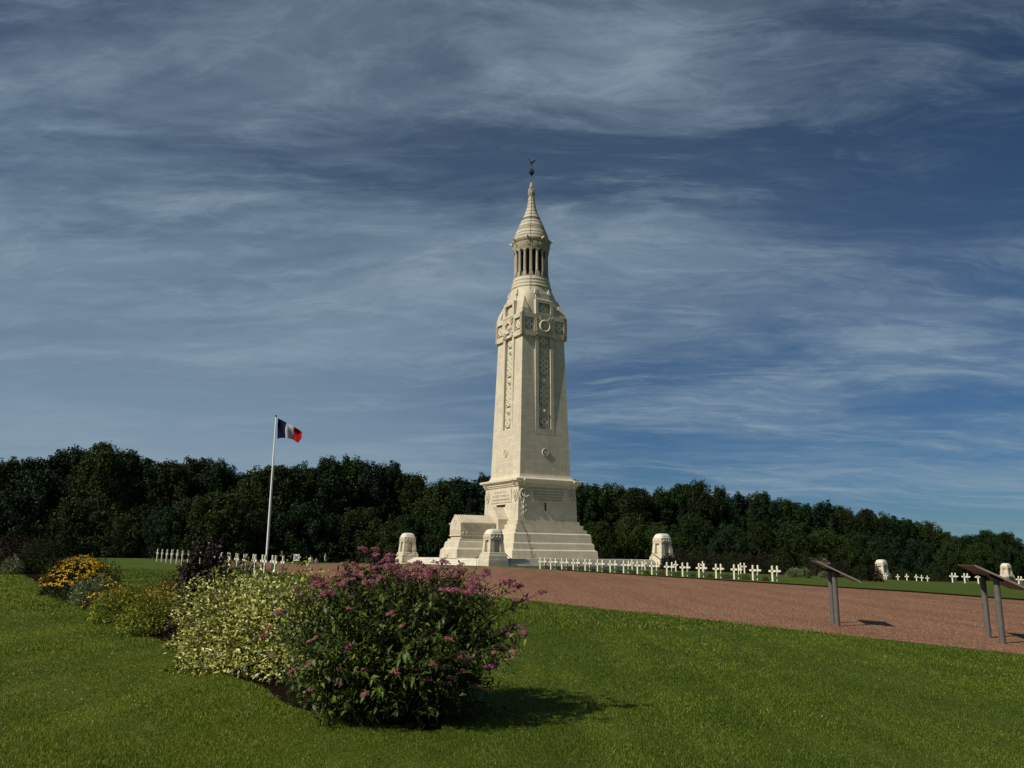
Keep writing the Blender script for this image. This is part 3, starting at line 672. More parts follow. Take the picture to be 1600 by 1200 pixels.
    zs = [40.9, 41.22, 41.30, 41.62, 41.70, 42.18, 42.28, 42.42, 42.52, 42.66, 42.76, 43.20, 43.30, 43.62, 43.72, 43.84, 43.92, 44.02, 44.44, 44.52, 44.95, 45.03, 45.5, 45.56, 46.0, 46.06, 46.5, 46.56, 47.0]
    rad = lambda z: float(np.interp(z, [b_ for a_, b_ in pr], [a_ for a_, b_ in pr]))
    for q in range(len(zs) - 1):      # broad pale courses between narrow sunk, stained ones
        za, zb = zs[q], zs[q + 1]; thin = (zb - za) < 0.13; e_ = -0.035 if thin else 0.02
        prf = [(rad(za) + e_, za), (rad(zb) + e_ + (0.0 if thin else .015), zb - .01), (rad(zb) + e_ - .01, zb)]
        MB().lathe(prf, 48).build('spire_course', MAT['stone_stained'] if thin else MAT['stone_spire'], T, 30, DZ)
    fin = MB(); fin.lathe([(.36, 46.95), (.41, 47.05), (.33, 47.12), (.36, 47.25), (.45, 47.5), (.46, 47.7), (.40, 48.05), (.30, 48.25), (.27, 48.6), (.19, 49.0), (.09, 49.2)], 8, ph=math.pi / 8)
    for k in range(4):
        a = Q[k] + math.pi / 4; fin.frustum(.08, 47.5, .07, 48.1, cx=.34 * math.cos(a), cy=.34 * math.sin(a)); fin.frustum(.08, 48.1, .01, 48.5, cx=.34 * math.cos(a), cy=.34 * math.sin(a))
    fin.build('finial', sw, T, None, DZ)
    MB().tube([(0, 0, 49.0), (0, 0, 51.65)], .045, 6).build('vane_rod', MAT['bronze'], T, loc=DZ)
    orb = MB()
    for k in range(6):
        a = math.pi * k / 6; orb.tube([(math.cos(a) * .27 * math.sin(t), math.sin(a) * .27 * math.sin(t), 50.65 + .44 * math.cos(t)) for t in np.linspace(0, 2 * math.pi, 13)], .05, 4)
    orb.lathe([(.29, 50.62), (.29, 50.68)], 8); orb.tube([(-.42, 0, 50.35), (.42, 0, 50.95)], .05, 5)
    orb.build('openwork_orb', MAT['bronze'], T, loc=DZ)
    # cock
    ck = MB(); ck.sphere((0, 0, 51.98), .17, 8, 6, (1.3, .6, 1)); ck.tube([(-.12, 0, 52.0), (-.28, 0, 52.2), (-.30, 0, 52.42)], [.09, .06, .05], 6); ck.sphere((-.31, 0, 52.45), .075, 6, 5); ck.tube([(-.33, 0, 52.45), (-.46, 0, 52.42)], [.04, .01], 5)
    for q, (dx, dz) in enumerate(((.30, .10), (.40, .20), (.42, .34), (.34, .44))): ck.tube([(.1, 0, 52.0), (dx * .7, 0, 52.02 + dz * .5), (dx + .04, 0, 52.0 + dz)], [.06, .07, .03], 5)
    ck.tube([(0, 0, 51.6), (0, 0, 51.9)], .04, 5); ck.sphere((0, 0, 51.62), .09, 6, 5)
    ck.build('weathercock', MAT['bronze'], T, loc=DZ, rot=(0, 0, -TROT))
    # lightning cable down the spire and over the base steps
    ang = -TROT + R(-4) - math.pi / 2
    pth = [((r_ + .05) * math.cos(ang), (r_ + .05) * math.sin(ang), z_) for r_, z_ in [(.6, 47.6), (.42, 46.9)] + [(a, b) for a, b in reversed(pr)] + [(2.5, 40.8), (2.36, 39.4), (2.3, 37.5), (2.3, 35.6), (2.66, 34.4), (2.75, 33.4), (3.05, 31.4), (3.2, 30.5)]]
    MB().tube(pth, .022, 4).build('lightning_cable', MAT['iron'], T, loc=DZ)
    y = lambda a: -a - .03
    MB().tube([(-3.75, y(4.24), 5.47), (-3.7, y(4.26), 5.03), (-3.7, y(4.56), 4.98), (-3.6, y(4.56), 4.5), (-3.6, y(4.86), 4.45), (-3.5, y(4.86), 4.07), (-3.5, y(5.2), 4.0), (-3.4, y(5.26), 3.05), (-3.38, y(5.5), 2.9), (-3.3, y(5.5), 2.3), (-3.28, y(5.78), 2.1), (-3.2, y(5.8), 1.25)], .03, 4).build('lightning_cable', MAT['iron'], T, loc=DZ)
    # pedestal ornaments
    def pedface(z): return 4.05 - 0.12 * (z - 5.47) / 3.91
    wreath = MB(); n = 22
    for q in range(n):
        a = 2 * math.pi * q / n; wreath.sphere((math.cos(a) * .36, -.08, 8.35 + math.sin(a) * .58), .13, 6, 4)
    wreath.sphere((0, -.1, 8.35), .18, 7, 5); wreath.sphere((.05, -.1, 8.62), .14, 6, 5); wreath.sphere((-.08, -.1, 8.1), .12, 6, 5)
    for q in range(7): wreath.sphere((.10 * math.sin(q * 1.3), -.06, 7.6 - q * .27), .15 - q * .01, 6, 4, (.8, .7, 1.3))
    wreath.tube([(0, -.06, 7.7), (.05, -.08, 7.0), (-.04, -.06, 6.2), (0, -.04, 5.7)], [.09, .08, .06, .03], 6)
    wme = wreath.mesh('wreath', sp, 60)
    anchor = MB()      # trophy with spreading palms on the near corner of the shaded side
    for q in range(16):
        a = math.pi * .5 + math.pi * 1.1 * q / 15; anchor.sphere((.1 + math.cos(a) * .55, -.12, 8.45 + math.sin(a) * .62), .13, 6, 4)
    anchor.tube([(-.35, -.1, 8.9), (-.1, -.25, 8.2), (.35, -.28, 8.15), (.7, -.25, 8.35)], [.06, .10, .11, .05], 6)
    anchor.tube([(.1, -.1, 8.9), (.12, -.2, 8.3), (0, -.15, 7.4), (.05, -.1, 6.4), (.0, -.05, 5.8)], [.06, .09, .12, .09, .03], 6)
    for q in range(6): anchor.tube([(.02, -.1, 7.6 - q * .3), (.28 * (-1) ** q, -.2, 7.75 - q * .3), (.34 * (-1) ** q, -.22, 7.95 - q * .3)], [.07, .08, .03], 5)
    ame = anchor.mesh('trophy', sp, 60)
    head = MB(); head.tube([(0, .1, 9.62), (0, -.06, 9.66), (0, -.22, 9.86), (0, -.40, 10.1)], [.17, .17, .15, .11], 7); head.sphere((0, -.36, 10.06), .17, 8, 6); hme = head.mesh('cornice_lion', sp, 60)
    for k in range(4):
        def place(me, name, s, d, z=0.0, parent=T):
            o = bpy.data.objects.new(name, me); link(o, parent); v = Matrix.Rotation(Q[k], 3, 'Z') @ Vector((s, -d, z - Z0)); o.location = v; o.rotation_euler = (0, 0, Q[k]); return o
        for s in (-3.35, 3.35):
            place(ame if (k == 0 and s < 0) else wme, 'carved_trophy' if (k == 0 and s < 0) else 'carved_wreath', s, pedface(8.3) - .02)
            place(hme, 'cornice_lion', s * 1.02, 4.14)
        # inscription panel
        mb = MB(); zp0, zp1, w = (7.62, 9.08, 2.45); d0 = pedface(8.3)
        mb.box(-w, w, -(d0 + .10), -(d0 - .1), zp0, zp1); pl = mb.build('inscription_panel', sp, T, None, DZ, (0, 0, Q[k]))
        lines = ("OSSEMENTS QU'ANIMAIT UN FIER SOUFFLE NAGUERE", 'MEMBRES EPARS, DEBRIS SANS NOM, HUMAIN CHAOS', "PELE-MELE SACRE D'UN VASTE RELIQUAIRE", 'DIEU VOUS RECONNAITRA, POUSSIERE DE HEROS') if k == 0 else ()
        wid = 4.4
        if k == 3: lines = ('A VOUS TOUS', 'QUI ETES TOMBES ICI', 'LA FRANCE RECONNAISSANTE')
        for li, t in enumerate(lines):
            me = text_mesh(t, 0.34 if k == 3 else 0.30, 'inscription_line')
            xs = [v.co.x for v in me.vertices]; wd = max(xs) - min(xs); tgt = min(wid, wd) if k else (4.35, 4.2, 4.0, 3.9)[li]
            if k == 3: tgt = (2.8, 3.9, 4.2)[li]
            o = bpy.data.objects.new('inscription_line', me); link(o, pl)
            zz = (8.82 - li * .32) if k == 0 else (8.80 - li * .43)
            o.location = (0, -(d0 + .112), zz); o.rotation_euler = (math.pi / 2, 0, 0); o.scale = (tgt / wd, 1, 1)
        if k == 0:
            mb = MB(); d1 = pedface(6.9) + .004; mb.box(-.11 - .35, .11 - .35, -d1 - .004, -d1 + .3, 6.3, 7.55)
            mb.build('slit_window', MAT['painted_dark'], T, None, DZ)
    # hooded slot on the lit side
    mb = MB(); mb.box(-4.03, -3.6, -1.0, 1.0, 7.08, 7.36); mb.build('vent_slot', MAT['painted_dark'], T, None, DZ)
    mb = MB(); mb.box(-4.12, -3.7, -1.1, 1.1, 7.36, 7.46); mb.build('vent_hood', sp, T, None, DZ)

    # gabled tomb chest in front of the lit side, with the taller gable that joins it to the pedestal
    def gable(x0, x1, w, zb, ze, zr, flat):
        prof = [(-w, zb), (w, zb), (w, ze), (flat, zr), (-flat, zr), (-w, ze)]
        m = MB(); m.loft([[(x0, y_, z_) for y_, z_ in prof], [(x1, y_, z_) for y_, z_ in prof]]); return m
    gable(-5.4, -3.9, 1.9, 3.0, 5.62, 7.05, .55).build('gabled_porch', st, T, None, DZ)
    ch = gable(-9.9, -5.38, 1.36, 3.72, 5.05, 6.0, .28).build('tomb_chest', sp, T, None, DZ)
    MB().box(-9.96, -5.39, -1.43, 1.43, 3.66, 3.78).build('chest_moulding', sp, ch)
    MB().box(-9.93, -5.39, -1.39, 1.39, 4.28, 4.36).build('chest_moulding', sp, ch)
    for sg in (-1, 1):
        MB().box(-9.97, -5.39, *sorted((sg * 1.22, sg * 1.5)), 4.98, 5.13).build('chest_eave', sp, ch)
    for q in range(19):      # ribbed stone roof
        x = -9.72 + q * .235
        for sg in (-1, 1):
            m = MB(); m.hexa([(x, sg * 1.38, 5.10), (x + .14, sg * 1.38, 5.10), (x + .14, sg * .30, 5.96), (x, sg * .30, 5.96)], [(x + .03, sg * 1.43, 5.18), (x + .11, sg * 1.43, 5.18), (x + .11, sg * .35, 6.05), (x + .03, sg * .35, 6.05)])
            m.build('roof_rib', sp, ch)
    MB().box(-9.93, -5.39, -.3, .3, 5.98, 6.06).build('ridge_stone', sp, ch)
    for q in range(10):      # chevron frieze
        x = -9.7 + q * .43
        for sg in (-1, 1):
            m = MB(); m.tube([(x, sg * 1.375, 3.84), (x + .21, sg * 1.385, 4.18), (x + .42, sg * 1.375, 3.84)], .045, 4); m.build('frieze_chevron', sp, ch)
    for q in range(5):
        yy = -1.1 + q * .5; m = MB(); m.tube([(-9.905, yy - .2, 3.86), (-9.92, yy, 4.18), (-9.905, yy + .2, 3.86)], .045, 4); m.build('frieze_chevron', sp, ch)
    disc = MB()
    for q in range(14):
        t0, t1 = 2 * math.pi * q / 14, 2 * math.pi * (q + 1) / 14
        rr = lambda t: [(math.cos(t) * r_, d_, math.sin(t) * r_) for r_, d_ in ((.13, .02), (.15, -.05), (.21, -.05), (.23, .02))]
        disc.add(rr(t0) + rr(t1), [(0, 1, 5, 4), (1, 2, 6, 5), (2, 3, 7, 6)])
    dme = disc.mesh('carved_disc', sp, 60)
    for x in (-9.1, -7.7, -6.3):
        o = bpy.data.objects.new('carved_disc', dme); link(o, ch); o.location = (x, -1.36, 4.66)
    o = bpy.data.objects.new('carved_disc', dme); link(o, ch); o.location = (-9.9, 0, 5.25); o.rotation_euler = (0, 0, -math.pi / 2); o.scale = (1.3, 1, 1.5)
    for (za, zb, x0, w0, x1, w1) in ((1.2, 2.15, -10.75, 2.2, -10.7, 2.15), (2.15, 2.35, -10.68, 2.12, -10.5, 1.95), (2.35, 2.95, -10.42, 1.9, -10.3, 1.78), (2.95, 3.08, -10.3, 1.78, -10.2, 1.68), (3.08, 3.36, -10.1, 1.58, -10.06, 1.55), (3.36, 3.68, -9.82, 1.32, -9.80, 1.30)):
        q4 = lambda x, w, z: [(x, -w, z), (-5.0, -w, z), (-5.0, w, z), (x, w, z)]
        MB().hexa(q4(x0, w0, za), q4(x1, w1, zb)).build('tomb_base_course', st, T, None, DZ)
    for (yy, zz) in ((-.9, 1.55), (-.5, 1.72), (-.1, 1.85), (.3, 1.72), (.7, 1.55), (-.3, 1.5), (.15, 1.5)):
        m = MB(); m.sphere((-10.72, yy, zz), .16, 7, 5, (.5, 1, 1)); m.build('carved_leaf', sp, T, 60, DZ)
    return T
tower()

# ------------------------------------------------------------------ stepped terrace, corner pylons, handrails
def terrace():
    t = thing('stone_terrace', 'wide square stone terrace with steps on every side carrying the tower', 'terrace', (TC.x, TC.y, Z0 - 0.15), TROT)
    z = Z0 - 0.15; rise = (1.24 - Z0) / 5.0
    for k in range(5):
        a = 12.1 - k * 0.36; zt = Z0 + rise * (k + 1); m = MB(); m.frustum(a, (Z0 - 0.3 if k == 0 else Z0 + rise * k - 0.02) - z, a - .005, zt - .05 - z); m.frustum(a + .03, zt - .05 - z, a + .03, zt - z)
        m.build('terrace_step', MAT['stone_white'], t)
terrace()

def pylon_tree(parent_loc, rz, label, scale=1.0, group='domed stone pylons'):
    p = thing('memorial_pylon', label, 'pylon', parent_loc, rz, group); p.scale = (scale,) * 3
    st, sp = MAT['stone'], MAT['stone_plain']
    m = MB(); m.frustum(1.14, -0.3, 1.12, .72); m.build('plinth', st, p)
    m = MB(); m.loft([[(-a, -a, z), (a, -a, z), (a, a, z), (-a, a, z)] for a, z in ((1.07, .72), (1.03, 1.18), (.96, 1.26), (.96, 1.38), (.90, 1.44))]); m.build('upper_plinth', st, p)
    # body with a niche sunk in each battered side
    zb, zt, ab, at_ = 1.44, 2.72, .86, .735; h = lambda z: ab + (at_ - ab) * (z - zb) / (zt - zb)
    m = MB(); s = .34; nz0, nz1 = 1.50, 2.70; inn = .50
    for k in range(4):
        q = MB(); P = lambda x, z: (x, -h(z), z)
        q.add([P(-h(zb), zb), P(h(zb), zb), P(h(nz0), nz0), P(s, nz0), P(-s, nz0), P(-h(nz0), nz0)], [(0, 1, 2, 3, 4, 5)])
        q.add([P(-h(nz0), nz0), P(-s, nz0), P(-s, zt), P(-h(zt), zt)], [(0, 1, 2, 3)]); q.add([P(s, nz0), P(h(nz0), nz0), P(h(zt), zt), P(s, zt)], [(0, 1, 2, 3)])
        q.add([P(-s, nz0), P(s, nz0), P(s, zt), P(-s, zt), (-s, -inn, nz0), (s, -inn, nz0), (s, -inn, zt), (-s, -inn, zt)], [(0, 1, 5, 4), (1, 2, 6, 5), (3, 0, 4, 7), (4, 5, 6, 7)])
        rot = Matrix.Rotation(Q[k], 3, 'Z'); q.xf(lambda v: rot @ v); m.add(q.v, q.f)
    m.build('niched_body', st, p)
    m = MB(); m.frustum(.765, 2.70, .745, 3.22); fz = m.build('frieze', sp, p)
    for k in range(4):
        for i in range(7):
            x = -.55 + i * .183; v = Matrix.Rotation(Q[k], 3, 'Z') @ Vector((x, -.765, 2.96 + (.07 if i % 2 else -.07)))
            MB().sphere((0, 0, 0), .10, 6, 5).build('carved_leaf', sp, fz, 60, v)
    prof = [(.79, 3.22), (.79, 3.30), (.74, 3.34)]
    for t in np.linspace(0.0, 1.0, 8): prof.append((.74 * math.cos(t * 1.38) ** .75, 3.34 + .46 * math.sin(t * 1.57)))
    m = MB(); m.loft([ring_pts(a, z, 40, 7 - 3.5 * i / len(prof)) for i, (a, z) in enumerate(prof)]); m.build('domed_cap', MAT['stone_white'], p, 40)
    return p
def tl(x, y):
    c, s = math.cos(TROT), math.sin(TROT); return Vector((TC.x + c * x - s * y, TC.y + s * x + c * y, 0))
first = None
for (x, y, lab) in ((-11, -11, 'domed stone pylon standing nearest, right in front of the tomb chest'), (-11, 11, 'domed stone pylon alone on the terrace to the left of the tomb chest'), (11, -11, 'domed stone pylon on the terrace corner right of the tower'), (11, 11, 'domed stone pylon hidden behind the tower')):
    p = tl(x, y); loc = (p.x, p.y, Z0)
    if first is None: first = pylon_tree(loc, TROT, lab)
    elif not (x > 0 and y > 0):
        o = copy_tree(first); o.location = loc; o['label'] = lab
for (u, Y, lab, rz) in ((1187, 188, 'far white domed pylon peeping out behind shrubs beyond the front grave row', 20), (1377, 150, 'far white domed pylon between the two lecterns, before the wood', 35), (1571, 178, 'far white domed pylon seen above the right-hand lectern', 28)):
    d = ray(u, 880); o = copy_tree(first); o.location = (d.x * Y, Y, g(d.x * Y, Y)); o.rotation_euler = (0, 0, R(rz)); o['label'] = lab; o['group'] = 'far pylons'

def handrail(loc, rz, label, L=1.6):
    o = thing('handrail', label, 'handrail', loc, rz, 'black handrails of the terrace steps')
    MB().tube([(0, 0, 0), (0, 0, .95)], .025, 6).build('rail_post', MAT['iron'], o)
    MB().tube([(L, 0, .75), (L, 0, 1.72)], .025, 6).build('rail_post', MAT['iron'], o)
    MB().tube([(-.25, 0, .88), (0, 0, .95), (L, 0, 1.72), (L + .3, 0, 1.72)], .028, 6).build('rail', MAT['iron'], o)
zg = Z0
for (x, y, rz, lab) in ((-12.2, -9.75, 0, 'black handrail left of the nearest pylon'), (-9.75, -12.2, 90, 'black handrail right of the nearest pylon'), (-12.1, 9.6, 0, 'black handrail crossing the pylon left of the tomb chest'), (9.7, -12.15, 90, 'black handrail leaning across the pylon right of the tower')):
    p = tl(x, y); handrail((p.x, p.y, zg), TROT + R(rz), lab)

# ------------------------------------------------------------------ grave crosses
ORD_ = ['first', 'second', 'third', 'fourth', 'fifth', 'sixth', 'seventh', 'eighth', 'ninth', 'tenth', 'eleventh', 'twelfth', 'thirteenth', 'fourteenth', 'fifteenth', 'sixteenth', 'seventeenth', 'eighteenth', 'nineteenth', 'twentieth']
ORD = ORD_ + ['twenty-' + o_ for o_ in ORD_[:9]] + ['thirtieth'] + ['thirty-' + o_ for o_ in ORD_[:9]]
def make_cross():
    c = bpy.data.objects.new('grave_cross', None); c.empty_display_size = 0.2; COL.objects.link(c)
    m = MB(); m.frustum(.068, -.05, .060, .985, .045, .04); m.frustum(.060, .985, .045, 1.0, .04, .028); m.build('upright', MAT['cross'], c)
    m = MB(); m.hexa([(-.29, -.038, .60), (.29, -.038, .60), (.29, .038, .60), (-.29, .038, .60)], [(-.29, -.038, .72), (.29, -.038, .72), (.29, .038, .72), (-.29, .038, .72)]); m.build('cross_bar', MAT['cross'], c)
    m = MB(); m.box(-.055, .055, -.066, -.056, .62, .72); m.build('name_plate', MAT['plaque'], c)
    return c
proto = make_cross(); proto_used = [False]
CROSS_ROT = math.atan2(AX.y, AX.x) + math.pi           # bar parallel to the row, plate towards the sun
def cross(x, y, label, group, flip=False, turn=0.0):
    o = proto if not proto_used[0] else copy_tree(proto); proto_used[0] = True
    o.location = (x, y, g(x, y)); o.rotation_euler = (R(random.uniform(-.8, .8)), R(random.uniform(-.8, .8)), CROSS_ROT + (math.pi if flip else 0) + turn + R(random.uniform(-2, 2)))
    tag(o, label, 'cross', group)
RA, RB = Vector((17.3, 55.8, 0)), Vector((2.75, 77.2, 0))
def shift(u):      # the row is evenly spaced
    return RA.lerp(RB, u)
right_row = []
for i in range(17):
    p = shift(i / 16.0); right_row.append(p)
    cross(p.x, p.y, f'white cross, {ORD[i]} from right end of the front row right of the tower', 'front grave row right of the tower')
    q = p + NX * 0.58 + AX * 0.06
    cross(q.x, q.y, f'white cross, {ORD[i]} from right end of the second row right of the tower', 'second grave row right of the tower', True)
LA, LB = Vector((-12.3, 44.3, 0)), Vector((-28.6, 68.4, 0))
for i in range(18):
    p = LA.lerp(LB, i / 17.0)
    cross(p.x, p.y, f'cream cross, {ORD[i]} from right end of the front row by the flagpole', 'front grave row by the flagpole')
    if i < 16:
        q = p + NX * 0.40
        cross(q.x, q.y, f'cream cross, {ORD[i]} from right end of the rear row by the flagpole', 'rear grave row by the flagpole', True)
for i, (u, Y) in enumerate(((1487, 88), (1506, 87), (1527, 86), (1558, 92), (1590, 90))):
    d = ray(u, 890); cross(d.x * Y, Y, f'small far white cross by the right-hand lectern, {ORD[i]} from the left', 'far crosses by the right lectern')
    cross(d.x * Y + .5, Y + .35, f'far white cross close behind the {ORD[i]} one by the right-hand lectern', 'far crosses by the right lectern', True)
for i, (u, Y) in enumerate(((1384, 112), (1402, 118), (1416, 110), (1431, 112), (1439, 117), (1448, 120))):
    d = ray(u, 890); cross(d.x * Y, Y, f'tiny distant cross between the lecterns, {ORD[i]} from the left', 'distant crosses between the lecterns')
for i, (u, Y) in enumerate(((988, 84), (1008, 87), (1056, 78), (1098, 84), (1157, 80), (1163, 83))):
    d = ray(u, 880); cross(d.x * Y, Y, f'grave cross glimpsed behind the right-hand rows, {ORD[i]} from the left', 'crosses behind the right rows')

# ------------------------------------------------------------------ flagpole and flag
def flagpole():
    Y = 62.0; b = at(415, 890, Y); base = Vector((b.x, Y, g(b.x, Y))); top = at(430.5, 651, Y).z
    f = thing('flagpole', 'tall slim white flagpole rising behind the left grave crosses', 'flagpole', base)
    H = top - base.z
    MB().lathe([(.14, 0), (.14, .12), (.08, .14)], 16).build('pole_base', MAT['pole'], f, 40)
    MB().lathe([(.075, .12), (.07, H * .4), (.042, H - .05), (.025, H)], 12).build('pole', MAT['pole'], f, 40)
    MB().sphere((0, 0, H + .05), .08, 8, 6).build('pole_knob', MAT['iron'], f, 60)
    MB().tube([(.09, 0, H - .1), (.16, 0, H - 1.0), (.20, 0, H - 1.9), (.09, 0, H - 2.3), (.10, 0, 1.2)], .012, 4).build('halyard', MAT['pole'], f)
    # flag: hoist near the pole, top edge falling to the fly
    fl = thing('flag', 'French tricolour flag flying to the right from the white pole', 'flag', base + Vector((0, 0, H - 1.0)))
    sc = Y / (FPX / math.cos(PITCH)) * 1.0
    nx, nz = 27, 12
    def pt(s, t):      # s along the fly 0..1, t from the top 0..1
        top_ = Vector((.16 + 1.98 * s, 0, H - .12 - 1.05 * s ** 1.05)); 
        bot = Vector((.18 + 1.72 * s + .05 * math.sin(s * 6), 0, H - 1.68 + (.05 * math.sin(s * 5) - .30 * max(0, s - .70) / .30 * .9)))
        p = top_.lerp(bot, t); p.y = .16 * math.sin(s * 9 + t * 2.2) * s ** .6 + .07 * math.sin(s * 17 - t * 4); p.x += .05 * math.sin(t * 7 + s * 4) * s
        p.z -= H - 1.0; return p
    for k, (nm, col) in enumerate((('blue_stripe', 'flag_blue'), ('white_stripe', 'flag_white'), ('red_stripe', 'flag_red'))):
        m = MB(); cols = nx // 3; V = []
        for side in (0.006, -0.006):
            for i in range(cols + 1):
                for j in range(nz + 1):
                    p = pt((k + i / cols) / 3.0, j / nz); V.append((p.x, p.y + side, p.z))
        N1 = (cols + 1) * (nz + 1); F = []
        for i in range(cols):
            for j in range(nz):
                a = i * (nz + 1) + j; F += [(a, a + 1, a + nz + 2, a + nz + 1), (N1 + a, N1 + a + nz + 1, N1 + a + nz + 2, N1 + a + 1)]
        m.add(V, F); o = m.build(nm, MAT[col], fl, 180)
flagpole()

# ------------------------------------------------------------------ reading lecterns
def lectern(pa, pb, label, zoff=0.0):
    """two posts pa (far) and pb (near); slanted panel high on the left, falling to the right"""
    c = (pa + pb) / 2; w = (pb - pa).normalized(); w.z = 0; w.normalize(); d = Vector((-w.y, w.x, 0))
    if d.x < 0: d = -d
    base = Vector((c.x, c.y, g(c.x, c.y)))
    o = thing('reading_lectern', label, 'lectern', base, math.atan2(d.y, d.x), 'slanted reading lecterns')
    hw = 0.62; half = (pb - pa).length / 2
    zh, zl_, x0, x1 = 1.50 + zoff, 1.03 + zoff, -.40, .55
    zz = lambda x: zh + (zl_ - zh) * (x - x0) / (x1 - x0)
    for s in (-half, half):
        gz = g(*(base + Vector((-math.sin(o.rotation_euler.z), math.cos(o.rotation_euler.z), 0)) * s).xy) - base.z
        m = MB(); m.lathe([(.058, gz - .1), (.058, zz(0.0) - .06)], 20, 0, s); m.build('post', MAT['post'], o, 50)
        m = MB(); m.hexa([(-.12, s - .05, zz(-.12) - .07), (.12, s - .05, zz(.12) - .07), (.12, s + .05, zz(.12) - .07), (-.12, s + .05, zz(-.12) - .07)], [(-.12, s - .05, zz(-.12) - .022), (.12, s - .05, zz(.12) - .022), (.12, s + .05, zz(.12) - .022), (-.12, s + .05, zz(-.12) - .022)]); m.build('bracket', MAT['iron'], o)
    Wd = half + .28
    def slab(dz0, dz1, a, b, ww): 
        m = MB(); m.hexa([(a, -ww, zz(a) + dz0), (b, -ww, zz(b) + dz0), (b, ww, zz(b) + dz0), (a, ww, zz(a) + dz0)], [(a, -ww, zz(a) + dz1), (b, -ww, zz(b) + dz1), (b, ww, zz(b) + dz1), (a, ww, zz(a) + dz1)]); return m
    slab(-.022, .006, x0, x1, Wd).build('panel', MAT['panel'], o)
    for s in (-Wd, Wd):
        e = MB(); e.hexa([(x0, s - .012, zz(x0) - .026), (x1, s - .012, zz(x1) - .026), (x1, s + .012, zz(x1) - .026), (x0, s + .012, zz(x0) - .026)], [(x0, s - .012, zz(x0) + .014), (x1, s - .012, zz(x1) + .014), (x1, s + .012, zz(x1) + .014), (x0, s + .012, zz(x0) + .014)])
        e.build('panel_edge', MAT['panel_edge'], o)
    slab(.0075, .011, x0 + .03, x1 - .03, Wd - .03).build('printed_sheet', MAT['panel_face'], o)
    slab(-.045, -.0235, -.16, -.12, Wd - .05).build('stiffener', MAT['panel'], o)
A1, A2 = on_ground(1302, 974), on_ground(1309, 979)
lectern(A1, A2, 'slanted brown reading lectern on two grey posts, standing alone left of the other')
B1, B2 = on_ground(1545, 997), on_ground(1567, 1006)
lectern(B1, B2, 'slanted brown reading lectern on two grey posts at the right picture edge')

# ------------------------------------------------------------------ far bits: square sign, visitors, hut
def far_sign():
    Y = 104; d = ray(463, 878); x = d.x * Y; b = g(x, Y)
    t = thing('square_sign', 'small square white sign with dark diagonal cross, far left of the tower', 'sign', (x, Y, b))
    topz = at(463, 866, Y).z - b
    MB().tube([(0, 0, 0), (0, 0, topz - .2)], .04, 6).build('sign_post', MAT['steel'], t)
    MB().box(-.36, .36, -.08, -.05, topz - .8, topz).build('sign_board', MAT['sign_white'], t)
    for s in (-1, 1):
        m = MB(); zc = topz - .4; f = -.085 - .003 * (s > 0)
        q = [(-.31, zc - s * .26 + .05 * s), (-.21, zc - s * .26 - .05 * s), (.31, zc + s * .26 - .05 * s), (.21, zc + s * .26 + .05 * s)]
        m.loft([[(x_, -.079, z_) for x_, z_ in q], [(x_, f, z_) for x_, z_ in q]]); m.build('sign_stroke', MAT['sign_blue'], t)
far_sign()

